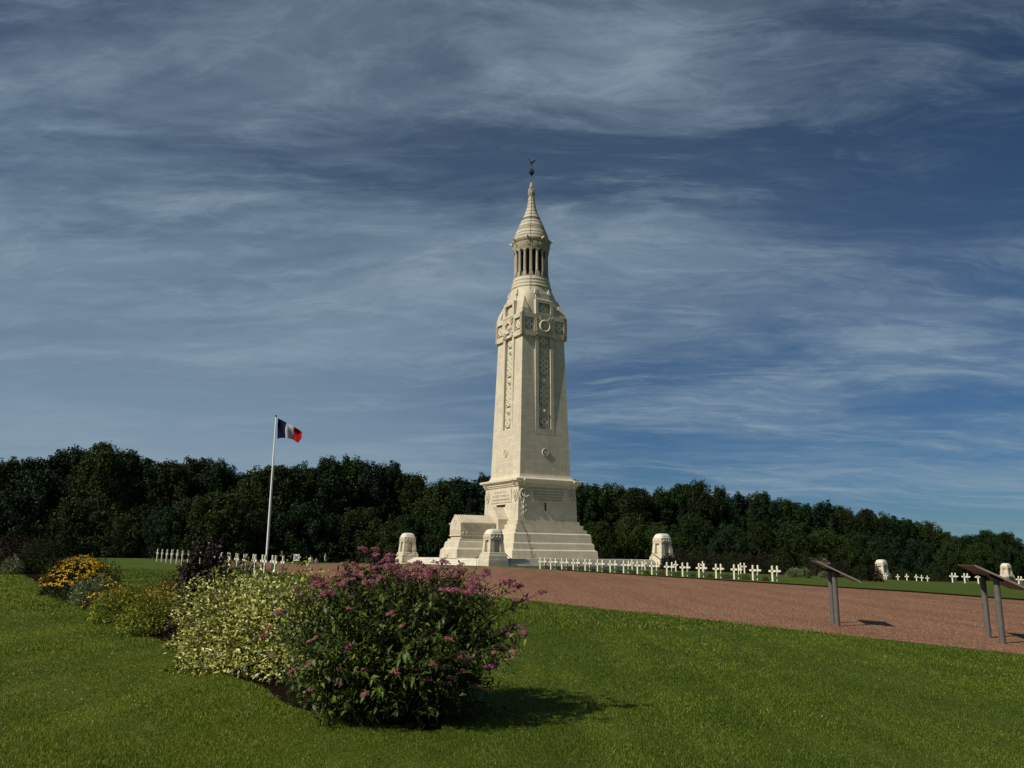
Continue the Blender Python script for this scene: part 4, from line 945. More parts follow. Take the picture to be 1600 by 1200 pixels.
def person(u, v, Y, hgt, label, shirt, face):
    d = ray(u, v); x = d.x * Y
    rootp = thing('person', label, 'person', (x, Y, g(x, Y)), face)
    pts = {'pelvis': (0, 0, .95, .155, .11), 'waist': (0, 0, 1.10, .14, .10), 'chest': (0, 0, 1.30, .17, .11), 'neck': (0, 0, 1.48, .06, .06), 'jaw': (0, -.02, 1.56, .075, .085), 'head': (0, -.01, 1.66, .09, .10), 'crown': (0, 0, 1.74, .06, .07),
           'hl': (-.10, 0, .88, .09, .09), 'kl': (-.11, -.06, .50, .065, .065), 'al': (-.11, .02, .09, .045, .045), 'tl': (-.12, -.15, .04, .04, .035),
           'hr': (.10, 0, .88, .09, .09), 'kr': (.11, -.01, .50, .065, .065), 'ar': (.11, .12, .09, .045, .045), 'tr': (.12, -.03, .04, .04, .035),
           'sl': (-.20, 0, 1.40, .065, .065), 'el': (-.27, .03, 1.12, .05, .05), 'wl': (-.26, -.10, .90, .035, .035), 'fl': (-.25, -.14, .80, .03, .02),
           'sr': (.20, 0, 1.40, .065, .065), 'er': (.27, .03, 1.12, .05, .05), 'wr': (.26, -.10, .90, .035, .035), 'fr': (.25, -.14, .80, .03, .02)}
    E = [('pelvis', 'waist'), ('waist', 'chest'), ('chest', 'neck'), ('neck', 'jaw'), ('jaw', 'head'), ('head', 'crown'), ('pelvis', 'hl'), ('hl', 'kl'), ('kl', 'al'), ('al', 'tl'), ('pelvis', 'hr'), ('hr', 'kr'), ('kr', 'ar'), ('ar', 'tr'), ('chest', 'sl'), ('sl', 'el'), ('el', 'wl'), ('wl', 'fl'), ('chest', 'sr'), ('sr', 'er'), ('er', 'wr'), ('wr', 'fr')]
    ks = list(pts); k = hgt / 1.8
    me = bpy.data.meshes.new('body'); me.from_pydata([tuple(c * k for c in pts[n][:3]) for n in ks], [(ks.index(a), ks.index(b)) for a, b in E], [])
    o = bpy.data.objects.new('body', me); COL.objects.link(o)
    md = o.modifiers.new('skin', 'SKIN'); md.use_smooth_shade = True
    for i, n in enumerate(ks):
        sv = me.skin_vertices[0].data[i]; sv.radius = (pts[n][3] * k, pts[n][4] * k); sv.use_root = (n == 'pelvis')
    o.modifiers.new('sub', 'SUBSURF').levels = 1
    dg = bpy.context.evaluated_depsgraph_get(); me2 = bpy.data.meshes.new_from_object(o.evaluated_get(dg)); bpy.data.objects.remove(o)
    me2.materials.clear()
    for m_ in ('skin', shirt, 'trousers'): me2.materials.append(MAT[m_])
    for p in me2.polygons:
        z = p.center.z / k; p.material_index = 0 if (z > 1.47 or (abs(p.center.x) > .2 * k and z < 1.1)) else (1 if z > .93 else 2)
    b = bpy.data.objects.new('body', me2); link(b, rootp)
    m = MB(); m.sphere((0, .012 * k, 1.70 * k), .108 * k, 10, 7, (1, 1.05, .95)); hb = m.build('hair', MAT['hair'], rootp, 60)
person(485, 879, 106, 1.74, 'distant visitor in a white shirt left of the pink bush', 'shirt_white', R(20))
person(494, 879, 107, 1.52, 'smaller distant visitor in grey beside the one in white', 'shirt_grey', R(200))
person(508, 876, 101, 1.86, 'distant visitor just above the left top of the pink bush', 'shirt_grey', R(90))

def hut():
    Y = 150; d = ray(1276, 880); x = d.x * Y
    t = thing('wooden_hut', 'small dark hut with brown pitched roof at the wood edge', 'hut', (x, Y, g(x, Y)), R(25))
    MB().box(-1.6, 1.6, -1.2, 1.2, -.2, 2.5).build('wall', MAT['wood'], t)
    m = MB(); m.loft([[(x_, -1.5, 2.4), (x_, 0, 3.5), (x_, 1.5, 2.4), (x_, 1.5, 2.55), (x_, 0, 3.66), (x_, -1.5, 2.55)] for x_ in (-1.9, 1.9)]); m.build('roof', MAT['red_roof'], t)
    MB().box(-.4, .4, -1.23, -1.19, 0, 2.0).build('door', MAT['trousers'], t)
hut()

# ------------------------------------------------------------------ the wood
def crown_mesh(name, Hh, rad, z0, nl, per, spiky, seed, mat, leaf=(.2, .4)):
    """crown of many small boughs: each bough is a tuft of leaves that points up and out"""
    r = np.random.default_rng(seed); P = []; D = []
    ph = r.uniform(0, 6.28, 4)
    for i in range(nl):
        t = r.uniform(0, 1) ** 0.8; z = z0 + (Hh * .93 - z0) * t; a = r.uniform(0, 2 * math.pi)
        env = rad * (math.sin(math.pi * min(1, 0.20 + t * 0.79)) ** 0.7) * (1 + .22 * math.sin(2 * a + ph[0]) + .14 * math.sin(3 * a + ph[1] + 5 * t))
        q = env * math.sqrt(r.uniform(0.12, 1)); c = np.array([q * math.cos(a), q * math.sin(a), z]); k = r.uniform(.55, 1.25)
        out = unit(np.array([[math.cos(a) * .6, math.sin(a) * .6, .5 + 1.2 * t * (1.6 if spiky else .6)]]))[0]
        L = k * rad * (.46 if spiky else .32); wd = k * rad * .15; n = int(per * k)
        s_ = r.uniform(-.45, 1, n); rr = wd * np.sqrt(np.clip(1 - (s_ * .9) ** 2, .05, 1)) * r.uniform(.5, 1.1, n) ** .5
        d = unit(r.normal(size=(n, 3))); d = unit(d - (d @ out)[:, None] * out)
        P.append(c + out * (s_ * L)[:, None] + d * rr[:, None] + r.normal(size=(n, 3)) * .12); D.append(unit(d + out * .35 + [0, 0, .15]))
    P = np.concatenate(P); D = np.concatenate(D); n = len(P); P[:, 2] = np.maximum(P[:, 2], .3); P[:, 2] *= Hh / P[:, 2].max()
    ln = r.uniform(*leaf, n); nn = unit(D + r.normal(size=(n, 3)) * .5)
    V, F = quads(P, r.normal(size=(n, 3)), nn, ln, ln * .7)
    return np_mesh(name, V, F, mat)
def trunk_mesh(Hh, seed):
    r = random.Random(seed); m = MB()
    pts = [(r.uniform(-.15, .15) * k, r.uniform(-.15, .15) * k, Hh * .7 * k / 5 - (.3 if k == 0 else 0)) for k in range(6)]
    m.tube(pts, [.34, .27, .22, .17, .12, .07], 8)
    for k in range(7):
        z = Hh * r.uniform(.15, .55); a = r.uniform(0, 6.28); l = r.uniform(1.8, 3.4)
        m.tube([(0, 0, z), (math.cos(a) * l * .5, math.sin(a) * l * .5, z + l * .45), (math.cos(a) * l, math.sin(a) * l, z + l * .8)], [.11, .07, .03], 5)
    return m.mesh('trunk', MAT['bark'], 60)
def tree_mat(name, k):
    return leaf_mat(name, [(0.0, tuple(.45 * c for c in k)), (0.45, tuple(.9 * c for c in k)), (0.85, tuple(1.5 * c for c in k)), (1.0, tuple(2.2 * c for c in k))], 0.12, 0.6, spec=0.15, noise_scale=0.35, objvar=0.4)
TM = [tree_mat('oak_leaves', (0.014, 0.032, 0.010)), tree_mat('ash_leaves', (0.023, 0.039, 0.010)), tree_mat('poplar_leaves', (0.012, 0.029, 0.013)), tree_mat('hornbeam_leaves', (0.028, 0.045, 0.010))]
TALL = [crown_mesh('crown', 17, 4.6 * w_, 1.0, n_, 150, sp_, s_, TM[m_]) for s_, w_, n_, sp_, m_ in ((1, 1.0, 135, True, 0), (2, .8, 115, True, 2), (3, 1.15, 150, False, 1), (4, .9, 125, True, 1), (5, 1.1, 140, True, 3), (6, 1.0, 140, False, 0), (7, .72, 100, True, 2))]
ROUND = [crown_mesh('crown', 10, 4.8, .5, 120, 150, False, s_, TM[m_], (.18, .36)) for s_, m_ in ((11, 0), (12, 3), (13, 1), (14, 2))]
TR_T = [trunk_mesh(17, s) for s in (5, 6)]; TR_R = trunk_mesh(10, 8)
def tree(x, y, H, wide, kind, i, label, group):
    z = g(x, y)
    o = thing('broadleaf_tree', label, 'tree', (x, y, z), random.uniform(0, 6.28), group)
    base, me, tr = (17.0, TALL[(i * 5 + i // 7) % 7], TR_T[i % 2]) if kind == 'tall' else (10.0, ROUND[(i * 3 + i // 4) % 4], TR_R)
    o.scale = (wide, wide, H / base)
    link(bpy.data.objects.new('crown', me), o); link(bpy.data.objects.new('trunk', tr), o)
SKY = [(0, 712), (60, 707), (120, 697), (175, 690), (215, 700), (240, 722), (270, 712), (330, 708), (358, 722), (366, 746), (400, 730), (440, 718), (460, 728), (476, 722), (520, 712), (545, 709), (580, 716), (620, 718), (655, 738), (668, 750), (700, 742), (740, 738), (770, 740), (900, 753), (925, 752), (960, 755), (1000, 757), (1060, 752), (1090, 748), (1110, 757), (1150, 765), (1190, 765), (1230, 772), (1242, 784), (1275, 776), (1300, 785), (1345, 793), (1385, 800), (1425, 808), (1460, 816), (1482, 834), (1500, 834), (1540, 825), (1575, 825), (1592, 850), (1640, 850), (1700, 850)]
def sky_v(u): return float(np.interp(u, [a for a, b in SKY], [b for a, b in SKY]))
def depth(u): return float(np.interp(u, [-60, 300, 760, 900, 1250, 1500, 1650], [118, 128, 140, 150, 172, 205, 225]))
def zone(u): return 'left of flagpole' if u < 415 else ('between flagpole and tower' if u < 815 else ('between tower and left lectern' if u < 1290 else 'right of left lectern'))
cnt = {}
us = [-70, -25, 14, 52, 92, 128, 165, 203, 243, 276, 310, 343, 380, 414, 446, 480, 514, 548, 580, 614, 648, 686, 722, 758, 800, 850, 893, 925, 960, 995, 1030, 1062, 1092, 1124, 1156, 1190, 1222, 1256, 1288, 1320, 1352, 1384, 1414, 1444, 1474, 1508, 1540, 1572, 1606, 1650]
for i, u in enumerate(us):
    Y = depth(u) + random.uniform(-5, 6); top = at(u, sky_v(u) + random.uniform(-3, 6), Y); zn = zone(u)
    k = cnt.get(zn, 0); cnt[zn] = k + 1
    H = top.z - g(top.x, Y)
    tree(top.x, Y, H, random.uniform(.85, 1.25) * (H / 17) ** .35, 'tall', i, f'tall skyline tree of the wood, {ORD[k]} from left {zn}', 'skyline trees of the wood')
cnt = {}
fill = [u + 16 + random.uniform(-5, 5) for u in us[:-1] if not 770 < u < 880]
for i, u in enumerate(fill):      # second rank, filling the gaps between the first
    Y = depth(u) + 8 + random.uniform(-2, 5); top = at(u, sky_v(u) + random.uniform(2, 13), Y); H = top.z - g(top.x, Y)
    tree(top.x, Y, H, random.uniform(1.0, 1.3) * (H / 17) ** .35, 'tall', i * 3 + 2, f'second rank tree of the wood, {ORD[cnt.get(zone(u), 0)]} from left {zone(u)}', 'second rank trees of the wood'); cnt[zone(u)] = cnt.get(zone(u), 0) + 1
cnt = {}
low = [(20, 760, 112), (66, 732, 116), (118, 775, 114), (150, 790, 118), (190, 800, 116), (232, 785, 119), (262, 792, 116), (300, 772, 117), (345, 765, 118), (392, 770, 121), (430, 790, 122), (472, 785, 123), (515, 800, 126), (560, 790, 128), (605, 812, 126), (640, 800, 131), (690, 790, 132), (735, 800, 134), (938, 812, 132), (985, 800, 138), (1030, 815, 136), (1080, 800, 146), (1140, 818, 142), (1185, 812, 150), (1235, 815, 152), (1290, 822, 158), (1335, 828, 165), (1385, 836, 172), (1432, 842, 178), (1480, 846, 184), (1525, 846, 190), (1570, 848, 192), (1610, 852, 195)]
for i, (u, v, Y) in enumerate(low):
    top = at(u, v, Y); zn = zone(u); k = cnt.get(zn, 0); cnt[zn] = k + 1; H = top.z - g(top.x, Y)
    tree(top.x, Y, H, random.uniform(.8, 1.0) * (H / 10) ** .5, 'round', i, f'lower rounded tree fronting the wood, {ORD[k]} from left {zn}', 'front trees of the wood')
def wood_mass():
    """the unlit inside of the wood behind the front trees"""
    n = 90000; u = rng.uniform(-120, 1700, n); Yd = np.interp(u, [-60, 300, 760, 900, 1250, 1500, 1650], [118, 128, 140, 150, 172, 205, 225]) + rng.uniform(2, 16, n)
    x = (u - 800) / (FPX / math.cos(PITCH)) * Yd; z = gv(x, Yd)
    top = np.interp(u, [a for a, b in SKY], [1.55 + (868 - b) / 1290 * depth(a) for a, b in SKY]) - z
    hh = top * rng.uniform(0, .80, n) ** 1.2
    V, F = quads(np.stack([x, Yd, z + hh], 1), rng.normal(size=(n, 3)), rdirs(n) + [0, -.6, .2], rng.uniform(.6, 1.4, n), rng.uniform(.6, 1.2, n))
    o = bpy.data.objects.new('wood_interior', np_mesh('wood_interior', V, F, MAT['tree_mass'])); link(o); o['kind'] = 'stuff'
    tag(o, 'dark dense mass of leaves filling the inside of the wood', 'woodland')
    n = 26000; u = rng.uniform(-120, 1700, n); Yd = np.interp(u, [-60, 300, 760, 900, 1250, 1500, 1650], [108, 114, 124, 134, 150, 178, 195]) + rng.uniform(2, 9, n)
    x = (u - 800) / (FPX / math.cos(PITCH)) * Yd; z = gv(x, Yd)
    hh = rng.uniform(0, 1, n) ** 1.3 * (2.2 + 1.2 * np.sin(u * .05) + .8 * np.sin(u * .13 + 1))
    V, F = quads(np.stack([x, Yd, z + hh], 1), rng.normal(size=(n, 3)), rdirs(n) + [0, -.3, .4], rng.uniform(.3, .6, n), rng.uniform(.3, .5, n))
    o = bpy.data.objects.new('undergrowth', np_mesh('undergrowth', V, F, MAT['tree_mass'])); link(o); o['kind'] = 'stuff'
    tag(o, 'low dark undergrowth along the foot of the wood', 'undergrowth')
wood_mass()

# ------------------------------------------------------------------ shrubs of the flower bed
def envelope_pts(n, rx, ry, h, seed, top=1.0, low=.08, lump=.22):
    """points spread through an uneven mound: returns positions (local) and outward directions"""
    r = np.random.default_rng(seed)
    d = unit(r.normal(size=(n, 3))); d[:, 2] = np.abs(d[:, 2]) * 1.0 - .12
    d = unit(d)
    az = np.arctan2(d[:, 1], d[:, 0]); ph = r.uniform(0, 6.28, 6)
    k = 1 + lump * (np.sin(az * 3 + ph[0]) * .4 + np.sin(az * 5 + ph[1] + d[:, 2] * 4) * .35 + np.sin(az * 9 + ph[2] + d[:, 2] * 9) * .25 + np.sin(d[:, 2] * 8 + ph[3]) * .25)
    rad = r.uniform(0, 1, n) ** .30
    P = d * np.stack([np.full(n, rx), np.full(n, ry), np.full(n, h)], 1) * (k * rad)[:, None]
    P[:, 2] = np.maximum(P[:, 2] + low * h * 1.6, low * h * r.uniform(.5, 1.5, n))
    return P, d, r
def mound_shrub(name, label, cat, loc, rx, ry, h, n, leaf, wid, mat, seed, rz=0.0, stems=14, upright=.2, lump=.22, group=None, droop=.2):
    o = thing(name, label, cat, loc, rz, group)
    P, d, r = envelope_pts(n, rx, ry, h, seed, lump=lump)
    D = unit(d * [1, 1, .6] + r.normal(size=(n, 3)) * .55 + [0, 0, upright]); Nn = unit(d * .6 + r.normal(size=(n, 3)) * .45 + [0, 0, .7])
    V, F = leaves(P, D, Nn, r.uniform(*leaf, n), r.uniform(*wid, n), droop)
    f = bpy.data.objects.new('foliage', np_mesh('foliage', V, F, mat)); link(f, o); f['kind'] = 'stuff'
    m = MB(); rr = random.Random(seed)
    for k in range(stems):
        a = rr.uniform(0, 6.28); q = rr.uniform(.2, .8)
        m.tube([(.12 * math.cos(a) * rx, .12 * math.sin(a) * ry, -.03), (q * .5 * rx * math.cos(a), q * .5 * ry * math.sin(a), h * .5), (q * rx * math.cos(a), q * ry * math.sin(a), h * rr.uniform(.75, 1.0))], [.014, .009, .004], 5)
    s = m.build('stems', MAT['stem'], o, 60); s['kind'] = 'stuff'
    return o, f

def stem_shrub(name, label, loc, tips, h0, mat, leaf, wid, gap, seed, start=.22, base_r=.3, twigs=4, twig_l=(.18, .34), droop=.3, stem_r=.007, sparse=None):
    """many arching stems from one stool, leaves set along stems and side twigs. tips: list of local points"""
    o = thing(name, label, 'shrub', loc)
    r = np.random.default_rng(seed); LP, LD, LN = [], [], []; m = MB(); ends = []
    def path(a, c, b, n): 
        t = np.linspace(0, 1, n)[:, None]; return (1 - t) ** 2 * a + 2 * t * (1 - t) * c + t ** 2 * b
    def dress(Q, s0, dense):
        seg = np.linalg.norm(np.diff(Q, axis=0), axis=1); L = seg.sum(); cum = np.concatenate([[0], np.cumsum(seg)]) / L
        nn = max(2, int(L * (1 - s0) / dense)); t = s0 + (1 - s0) * (np.arange(nn) + r.uniform(0, .6, nn)) / nn; t = np.clip(t, 0, 1)
        p = np.stack([np.interp(t, cum, Q[:, k]) for k in range(3)], 1); tg = unit(np.stack([np.interp(t, cum, np.gradient(Q[:, k])) for k in range(3)], 1))
        side = unit(np.cross(tg, r.normal(size=(nn, 3))))
        LP.append(p); LD.append(unit(tg * .55 + side + [0, 0, -.05])); LN.append(unit(np.array([0, 0, 1.0]) + r.normal(size=(nn, 3)) * .35 + side * -.2))
    for tp in tips:
        tp = np.array(tp, float); ang = r.uniform(0, 6.28); b = np.array([base_r * math.cos(ang) * r.uniform(.2, 1), base_r * math.sin(ang) * r.uniform(.2, 1), -.02])
        if np.hypot(tp[0], tp[1]) > .1: b[:2] = b[:2] * .5 + tp[:2] * .22
        c = np.array([b[0] * .7 + tp[0] * .35, b[1] * .7 + tp[1] * .35, tp[2] * .75 + .05]); Qp = path(b, c, tp, 9)
        m.tube([tuple(q) for q in Qp], [stem_r * (1.5 - 1.1 * k / 8) for k in range(9)], 4); dress(Qp, start, gap)
        ends.append(tp)
        for k in range(twigs):
            t = r.uniform(.3, .92); p = Qp[int(t * 8)]; dv = unit((np.array([tp[0], tp[1], 0.3]) * .5 + r.normal(size=3) * .8 + [0, 0, .35])[None])[0]; l = r.uniform(*twig_l)
            e = p + dv * l; e[2] = max(e[2], .08); Tq = path(p, p + dv * l * .5 + [0, 0, .04], e, 5); m.tube([tuple(q) for q in Tq], [stem_r * .55] * 4 + [stem_r * .3], 3); dress(Tq, .1, gap); ends.append(e)
    P = np.concatenate(LP); D = np.concatenate(LD); Nn = np.concatenate(LN); n = len(P); 
    ln = r.uniform(*leaf, n); wd = ln * r.uniform(*wid, n)
    st = m.build('stems', MAT['stem'], o, 60); st['kind'] = 'stuff'
    return o, P, D, Nn, ln, wd, ends
def leaf_parts(o, P, D, Nn, ln, wd, mat, droop, count=300):
    """the leaves that show largest become parts of their own, the rest one mass"""
    rz_ = o.rotation_euler.z; e_ = EYE - Vector(o.location); e_ = Matrix.Rotation(-rz_, 3, 'Z') @ e_; eye = np.array(e_); out = np.linalg.norm(P - eye, axis=1); pick = np.argsort(out - ln * 8)[:count]
    keep = np.ones(len(P), bool); keep[pick] = False
    V, F = leaves(P[keep], D[keep], Nn[keep], ln[keep], wd[keep], droop)
    f = bpy.data.objects.new('foliage', np_mesh('foliage', V, F, mat)); link(f, o); f['kind'] = 'stuff'
    for i in pick:
        s = slice(i, i + 1); V, F = leaves(P[s], D[s], Nn[s], ln[s], wd[s], droop); 
        a = V[0].copy(); l = bpy.data.objects.new('leaf', np_mesh('leaf', V - a, F, mat)); link(l, o); l.location = a
    return f

# --- the big pink flowering bush in front
def blossom(seed, mat):
    r = np.random.default_rng(seed); P = []; N = []
    for k in range(7):
        a = r.uniform(0, 6.28); q = .044 * math.sqrt(r.uniform(0, 1)); c = np.array([q * math.cos(a), q * math.sin(a) , r.uniform(-.012, .012)]); n = 42
        d = unit(r.normal(size=(n, 3))); d[:, 2] = np.abs(d[:, 2]); P.append(c + d * [.024, .024, .017]); N.append(d)
    P = np.concatenate(P); N = np.concatenate(N); n = len(P)
    V, F = quads(P, r.normal(size=(n, 3)), N, r.uniform(.006, .012, n), r.uniform(.006, .012, n))
    return np_mesh('flower_head', V, F, MAT[mat])
BLO = [blossom(s, 'pink') for s in (1, 2, 3, 4)]; BLF = [blossom(s, 'pink_faded') for s in (8, 9)]
def pink_bush():
    base = bed(.90, .70)
    r = np.random.default_rng(3); tips = []
    def loc(ca, cn, z):      # along the bed, across it
        v = AX * ca + NX * cn; return (v.x, v.y, z)
    for i in range(150):      # the domed top
        a = r.uniform(0, 6.28); q = r.uniform(0, 1) ** .5; k = r.uniform(.93, 1.05)
        tips.append(loc(1.22 * q * math.cos(a), 1.18 * q * math.sin(a), (.66 + .76 * math.sqrt(max(0, 1 - q * q)) ** .85) * k - .22 * max(0, q * math.cos(a))))
    for i in range(170):      # the flanks, drawn in towards the ground
        a = r.uniform(0, 6.28); z = r.uniform(.10, .80); q = (.62 + .40 * min(1, z / .7) ** .8) * r.uniform(.86, 1.05)
        tips.append(loc(1.34 * q * math.cos(a), 1.24 * q * math.sin(a), z))
    # the loose sprays that reach out to the right and the low skirt in front
    extra = [(1.42, -.15, 1.12), (1.24, -.2, 1.18), (1.25, .1, 1.02), (1.12, -.35, 1.22), (1.22, -.25, .80), (1.12, -.4, .78), (.98, -.45, .46), (1.05, -.3, .60), (.95, .1, 1.32), (-.30, .1, 1.52), (-.22, .15, 1.47)]
    for i in range(46): extra.append((r.uniform(-.75, .65), r.uniform(-.98, -.70), r.uniform(.08, .5)))
    tips += extra
    o, P, D, Nn, ln, wd, ends = stem_shrub('pink_flowering_shrub', 'large bush with pink flower clusters at the near end of the bed', base, tips, 1.4, MAT['pink_leaf'], (.05, .095), (.30, .42), .032, 21, start=.24, base_r=.5, twigs=5, droop=.28)
    leaf_parts(o, P, D, Nn, ln, wd, MAT['pink_leaf'], .28)
    k = 0
    def head(p, me, s):
        h = bpy.data.objects.new('flower_head', me); link(h, o); h.location = p; h.scale = (s, s, s * r.uniform(.8, 1.1)); h.rotation_euler = (r.uniform(-.35, .35), r.uniform(-.35, .35), r.uniform(0, 6.28))
    up = [t for t in tips if t[2] > 1.12]
    for t in up:
        if r.uniform() < .75:
            for q in range(int(r.integers(1, 3))): head((t[0] + r.normal() * .05, t[1] + r.normal() * .05, t[2] + .01), BLO[r.integers(4)] if r.uniform() < .85 else BLF[r.integers(2)], r.uniform(.8, 1.3))
    mid = [t for t in tips if .3 < t[2] <= 1.12 and t[1] < .3]
    for t in mid:
        if r.uniform() < .44: head((t[0] * 1.02, t[1] * 1.02, t[2] + .01), BLO[r.integers(4)] if r.uniform() < .7 else BLF[r.integers(2)], r.uniform(.65, 1.1))
    for t in extra[:8]:
        for q in range(2): head((t[0] + r.uniform(-.06, .06), t[1] + r.uniform(-.06, .06), t[2] + .02), BLO[r.integers(4)], r.uniform(.8, 1.1))
pink_bush()

def variegated():
    base = bed(4.85, .74)
    o = thing('variegated_shrub', 'dense rounded shrub with cream and yellow edged leaves left of the pink bush', 'shrub', base, math.atan2(AX.y, AX.x))
    n = 32000; P, d, r = envelope_pts(n, 2.15, 1.10, 1.04, 33, lump=.42)
    D = unit(d * [1, 1, .5] + r.normal(size=(n, 3)) * .6 + [0, 0, .15]); Nn = unit(d * .8 + r.normal(size=(n, 3)) * .4 + [0, 0, .5])
    leaf_parts(o, P, D, Nn, r.uniform(.036, .078, n), r.uniform(.020, .036, n), MAT['var_leaf'], .15)
    # shoots that stick out
    m = MB()
    for k in range(26):
        a = r.uniform(0, 6.28); q = r.uniform(.4, 1.05); m.tube([(q * .5 * math.cos(a), q * .5 * math.sin(a), .5), (q * 1.15 * math.cos(a), q * 1.1 * math.sin(a), 1.16 - .5 * q * q)], [.01, .004], 4)
    s = m.build('stems', MAT['stem'], o, 60); s['kind'] = 'stuff'
    pr = on_ground(300, 1052)
    mound_shrub('trailing_shrub', 'low cream leaved sprig trailing onto the lawn below the variegated shrub', 'shrub', (pr.x, pr.y, pr.z), .42, .16, .10, 260, (.04, .07), (.02, .034), MAT['var_leaf'], 35, R(-10), 4)
variegated()

def bed_shrubs():
    r = np.random.default_rng(5)
    b = Vector((-5.5, 15.2, 0)); b.z = g(b.x, b.y); tips = []
    for i in range(110):
        a = r.uniform(0, 6.28); q = math.sqrt(r.uniform(0, 1)); x, y = .54 * q * math.cos(a), .54 * q * math.sin(a)
        tips.append((x, y, 1.55 - .55 * q * q + r.uniform(-.28, .12)))
    tips += [(.05, 0, 1.72), (-.25, .1, 1.62), (.6, 0, 1.42), (.85, .1, 1.28), (1.05, 0, 1.12), (.95, -.1, 1.2), (.75, 0, 1.36)]
    for i in range(26):
        a = r.uniform(0, 6.28); tips.append((.52 * math.cos(a), .5 * math.sin(a), r.uniform(.25, .8)))
    o, P, D, Nn, ln, wd, e = stem_shrub('purple_leaved_shrub', 'tall upright shrub with dark purple leaves behind the variegated one', b, tips, 1.5, MAT['purple_leaf'], (.06, .10), (.55, .75), .042, 40, start=.12, base_r=.35, twigs=3, droop=.2)
    V, F = leaves(P, D, Nn, ln, wd, .2); f = bpy.data.objects.new('foliage', np_mesh('foliage', V, F, MAT['purple_leaf'])); link(f, o); f['kind'] = 'stuff'
    def G(x, y): return (x, y, g(x, y))
    mound_shrub('gold_spirea', 'small rounded gold green spirea beside the dark purple shrub', 'shrub', G(-6.05, 14.75), .62, .62, .68, 5600, (.04, .065), (.02, .03), MAT['gold_leaf'], 51)
    mound_shrub('gold_spirea', 'small yellow tipped spirea between the yellow flowers and its greener neighbour', 'shrub', G(-7.5, 16.6), .64, .64, .66, 5600, (.04, .065), (.02, .03), MAT['gold_leaf'], 52)
    mound_shrub('barberry', 'low dark red barberry behind the gold green spirea', 'shrub', G(-6.55, 17.3), .9, .6, .82, 6500, (.035, .06), (.018, .028), MAT['red_leaf'], 53, upright=.8)
    mound_shrub('purple_leaved_shrub', 'low dark purple shrub at the foot of the tall purple one', 'shrub', G(-5.2, 14.1), .42, .5, .55, 2000, (.05, .08), (.03, .05), MAT['purple_leaf'], 54)
    mound_shrub('pale_leaved_plant', 'pale green leafy plant right in front of the yellow flowers', 'plant', G(-10.2, 21.0), .62, .55, .60, 3200, (.04, .08), (.02, .035), MAT['pale_leaf'], 55)
    mound_shrub('dark_leaved_plant', 'dark green leafy plant left of the pale one under the yellow flowers', 'plant', G(-10.95, 21.9), .6, .5, .5, 2200, (.05, .09), (.02, .035), MAT['dark_leaf'], 56)
    # yellow daisies
    o, f = mound_shrub('yellow_flower_clump', 'dome of bright orange yellow daisies beside the lawn', 'flowers', G(-12.0, 23.7), 1.02, .95, .96, 6000, (.06, .10), (.02, .035), MAT['dark_leaf'], 57, upright=.5)
    def flowers(o, n, rx, ry, h, seed, zlo, size=(.045, .075)):
        r2 = np.random.default_rng(seed); d = unit(r2.normal(size=(n * 3, 3))); d[:, 2] = np.abs(d[:, 2]); d = d[(d[:, 2] > zlo)][:n]; n = len(d)
        P = d * [rx, ry, h] * r2.uniform(.93, 1.06, (n, 1)) + [0, 0, .06]; VV, FF = [], []; up = unit(d + [0, 0, .8] + r2.normal(size=(n, 3)) * .3)
        V0 = 0
        for k in range(6):      # six petals each
            t = unit(np.cross(up, r2.normal(size=(n, 3)) * .01 + [math.cos(k), math.sin(k), .2])); b2 = np.cross(up, t); a = k * math.pi / 3
            D = t * math.cos(a) + b2 * math.sin(a); V, F = quads(P + D * .03, D, up, r2.uniform(*size, n), r2.uniform(.022, .036, n)); VV.append(V); FF.append(F + V0); V0 += len(V)
        y = bpy.data.objects.new('petals', np_mesh('petals', np.concatenate(VV), np.concatenate(FF), MAT['yellow'])); link(y, o); y['kind'] = 'stuff'
    flowers(o, 620, 1.04, .97, 1.02, 58, .22)
    o, f = mound_shrub('yellow_flower_clump', 'small straggling clump of yellow daisies next to the gold spirea', 'flowers', G(-9.1, 19.3), .5, .45, .52, 1500, (.05, .08), (.02, .03), MAT['dark_leaf'], 59)
    flowers(o, 70, .52, .47, .55, 60, .02)
    mound_shrub('dark_shrub', 'large dark brown leaved shrub at the far left end of the bed', 'shrub', G(-23.2, 39.5), 1.0, 1.0, 1.5, 6500, (.07, .12), (.035, .06), MAT['brown_leaf'], 61, upright=.5)
    mound_shrub('dark_shrub', 'large dark green shrub beside the brown one, behind the yellow flowers', 'shrub', G(-21.4, 38.6), 1.15, 1.0, 1.42, 7500, (.07, .12), (.03, .05), MAT['dark_leaf'], 62, upright=.4)
    mound_shrub('pale_leaved_plant', 'small pale leaved plant at the foot of the dark brown shrub', 'plant', G(-21.9, 37.2), .5, .4, .66, 1500, (.06, .1), (.03, .05), MAT['pale_leaf'], 63)
    mound_shrub('brown_shrub', 'low brown shrub between the dark green shrub and the yellow flowers', 'shrub', G(-18.6, 35.8), .9, .8, .75, 3000, (.06, .1), (.03, .05), MAT['brown_leaf'], 64)
    mound_shrub('green_shrub', 'light green shrub cut by the left picture edge', 'shrub', G(-26.6, 43.5), 1.0, .9, .95, 4000, (.07, .11), (.035, .05), MAT['pale_leaf'], 65)
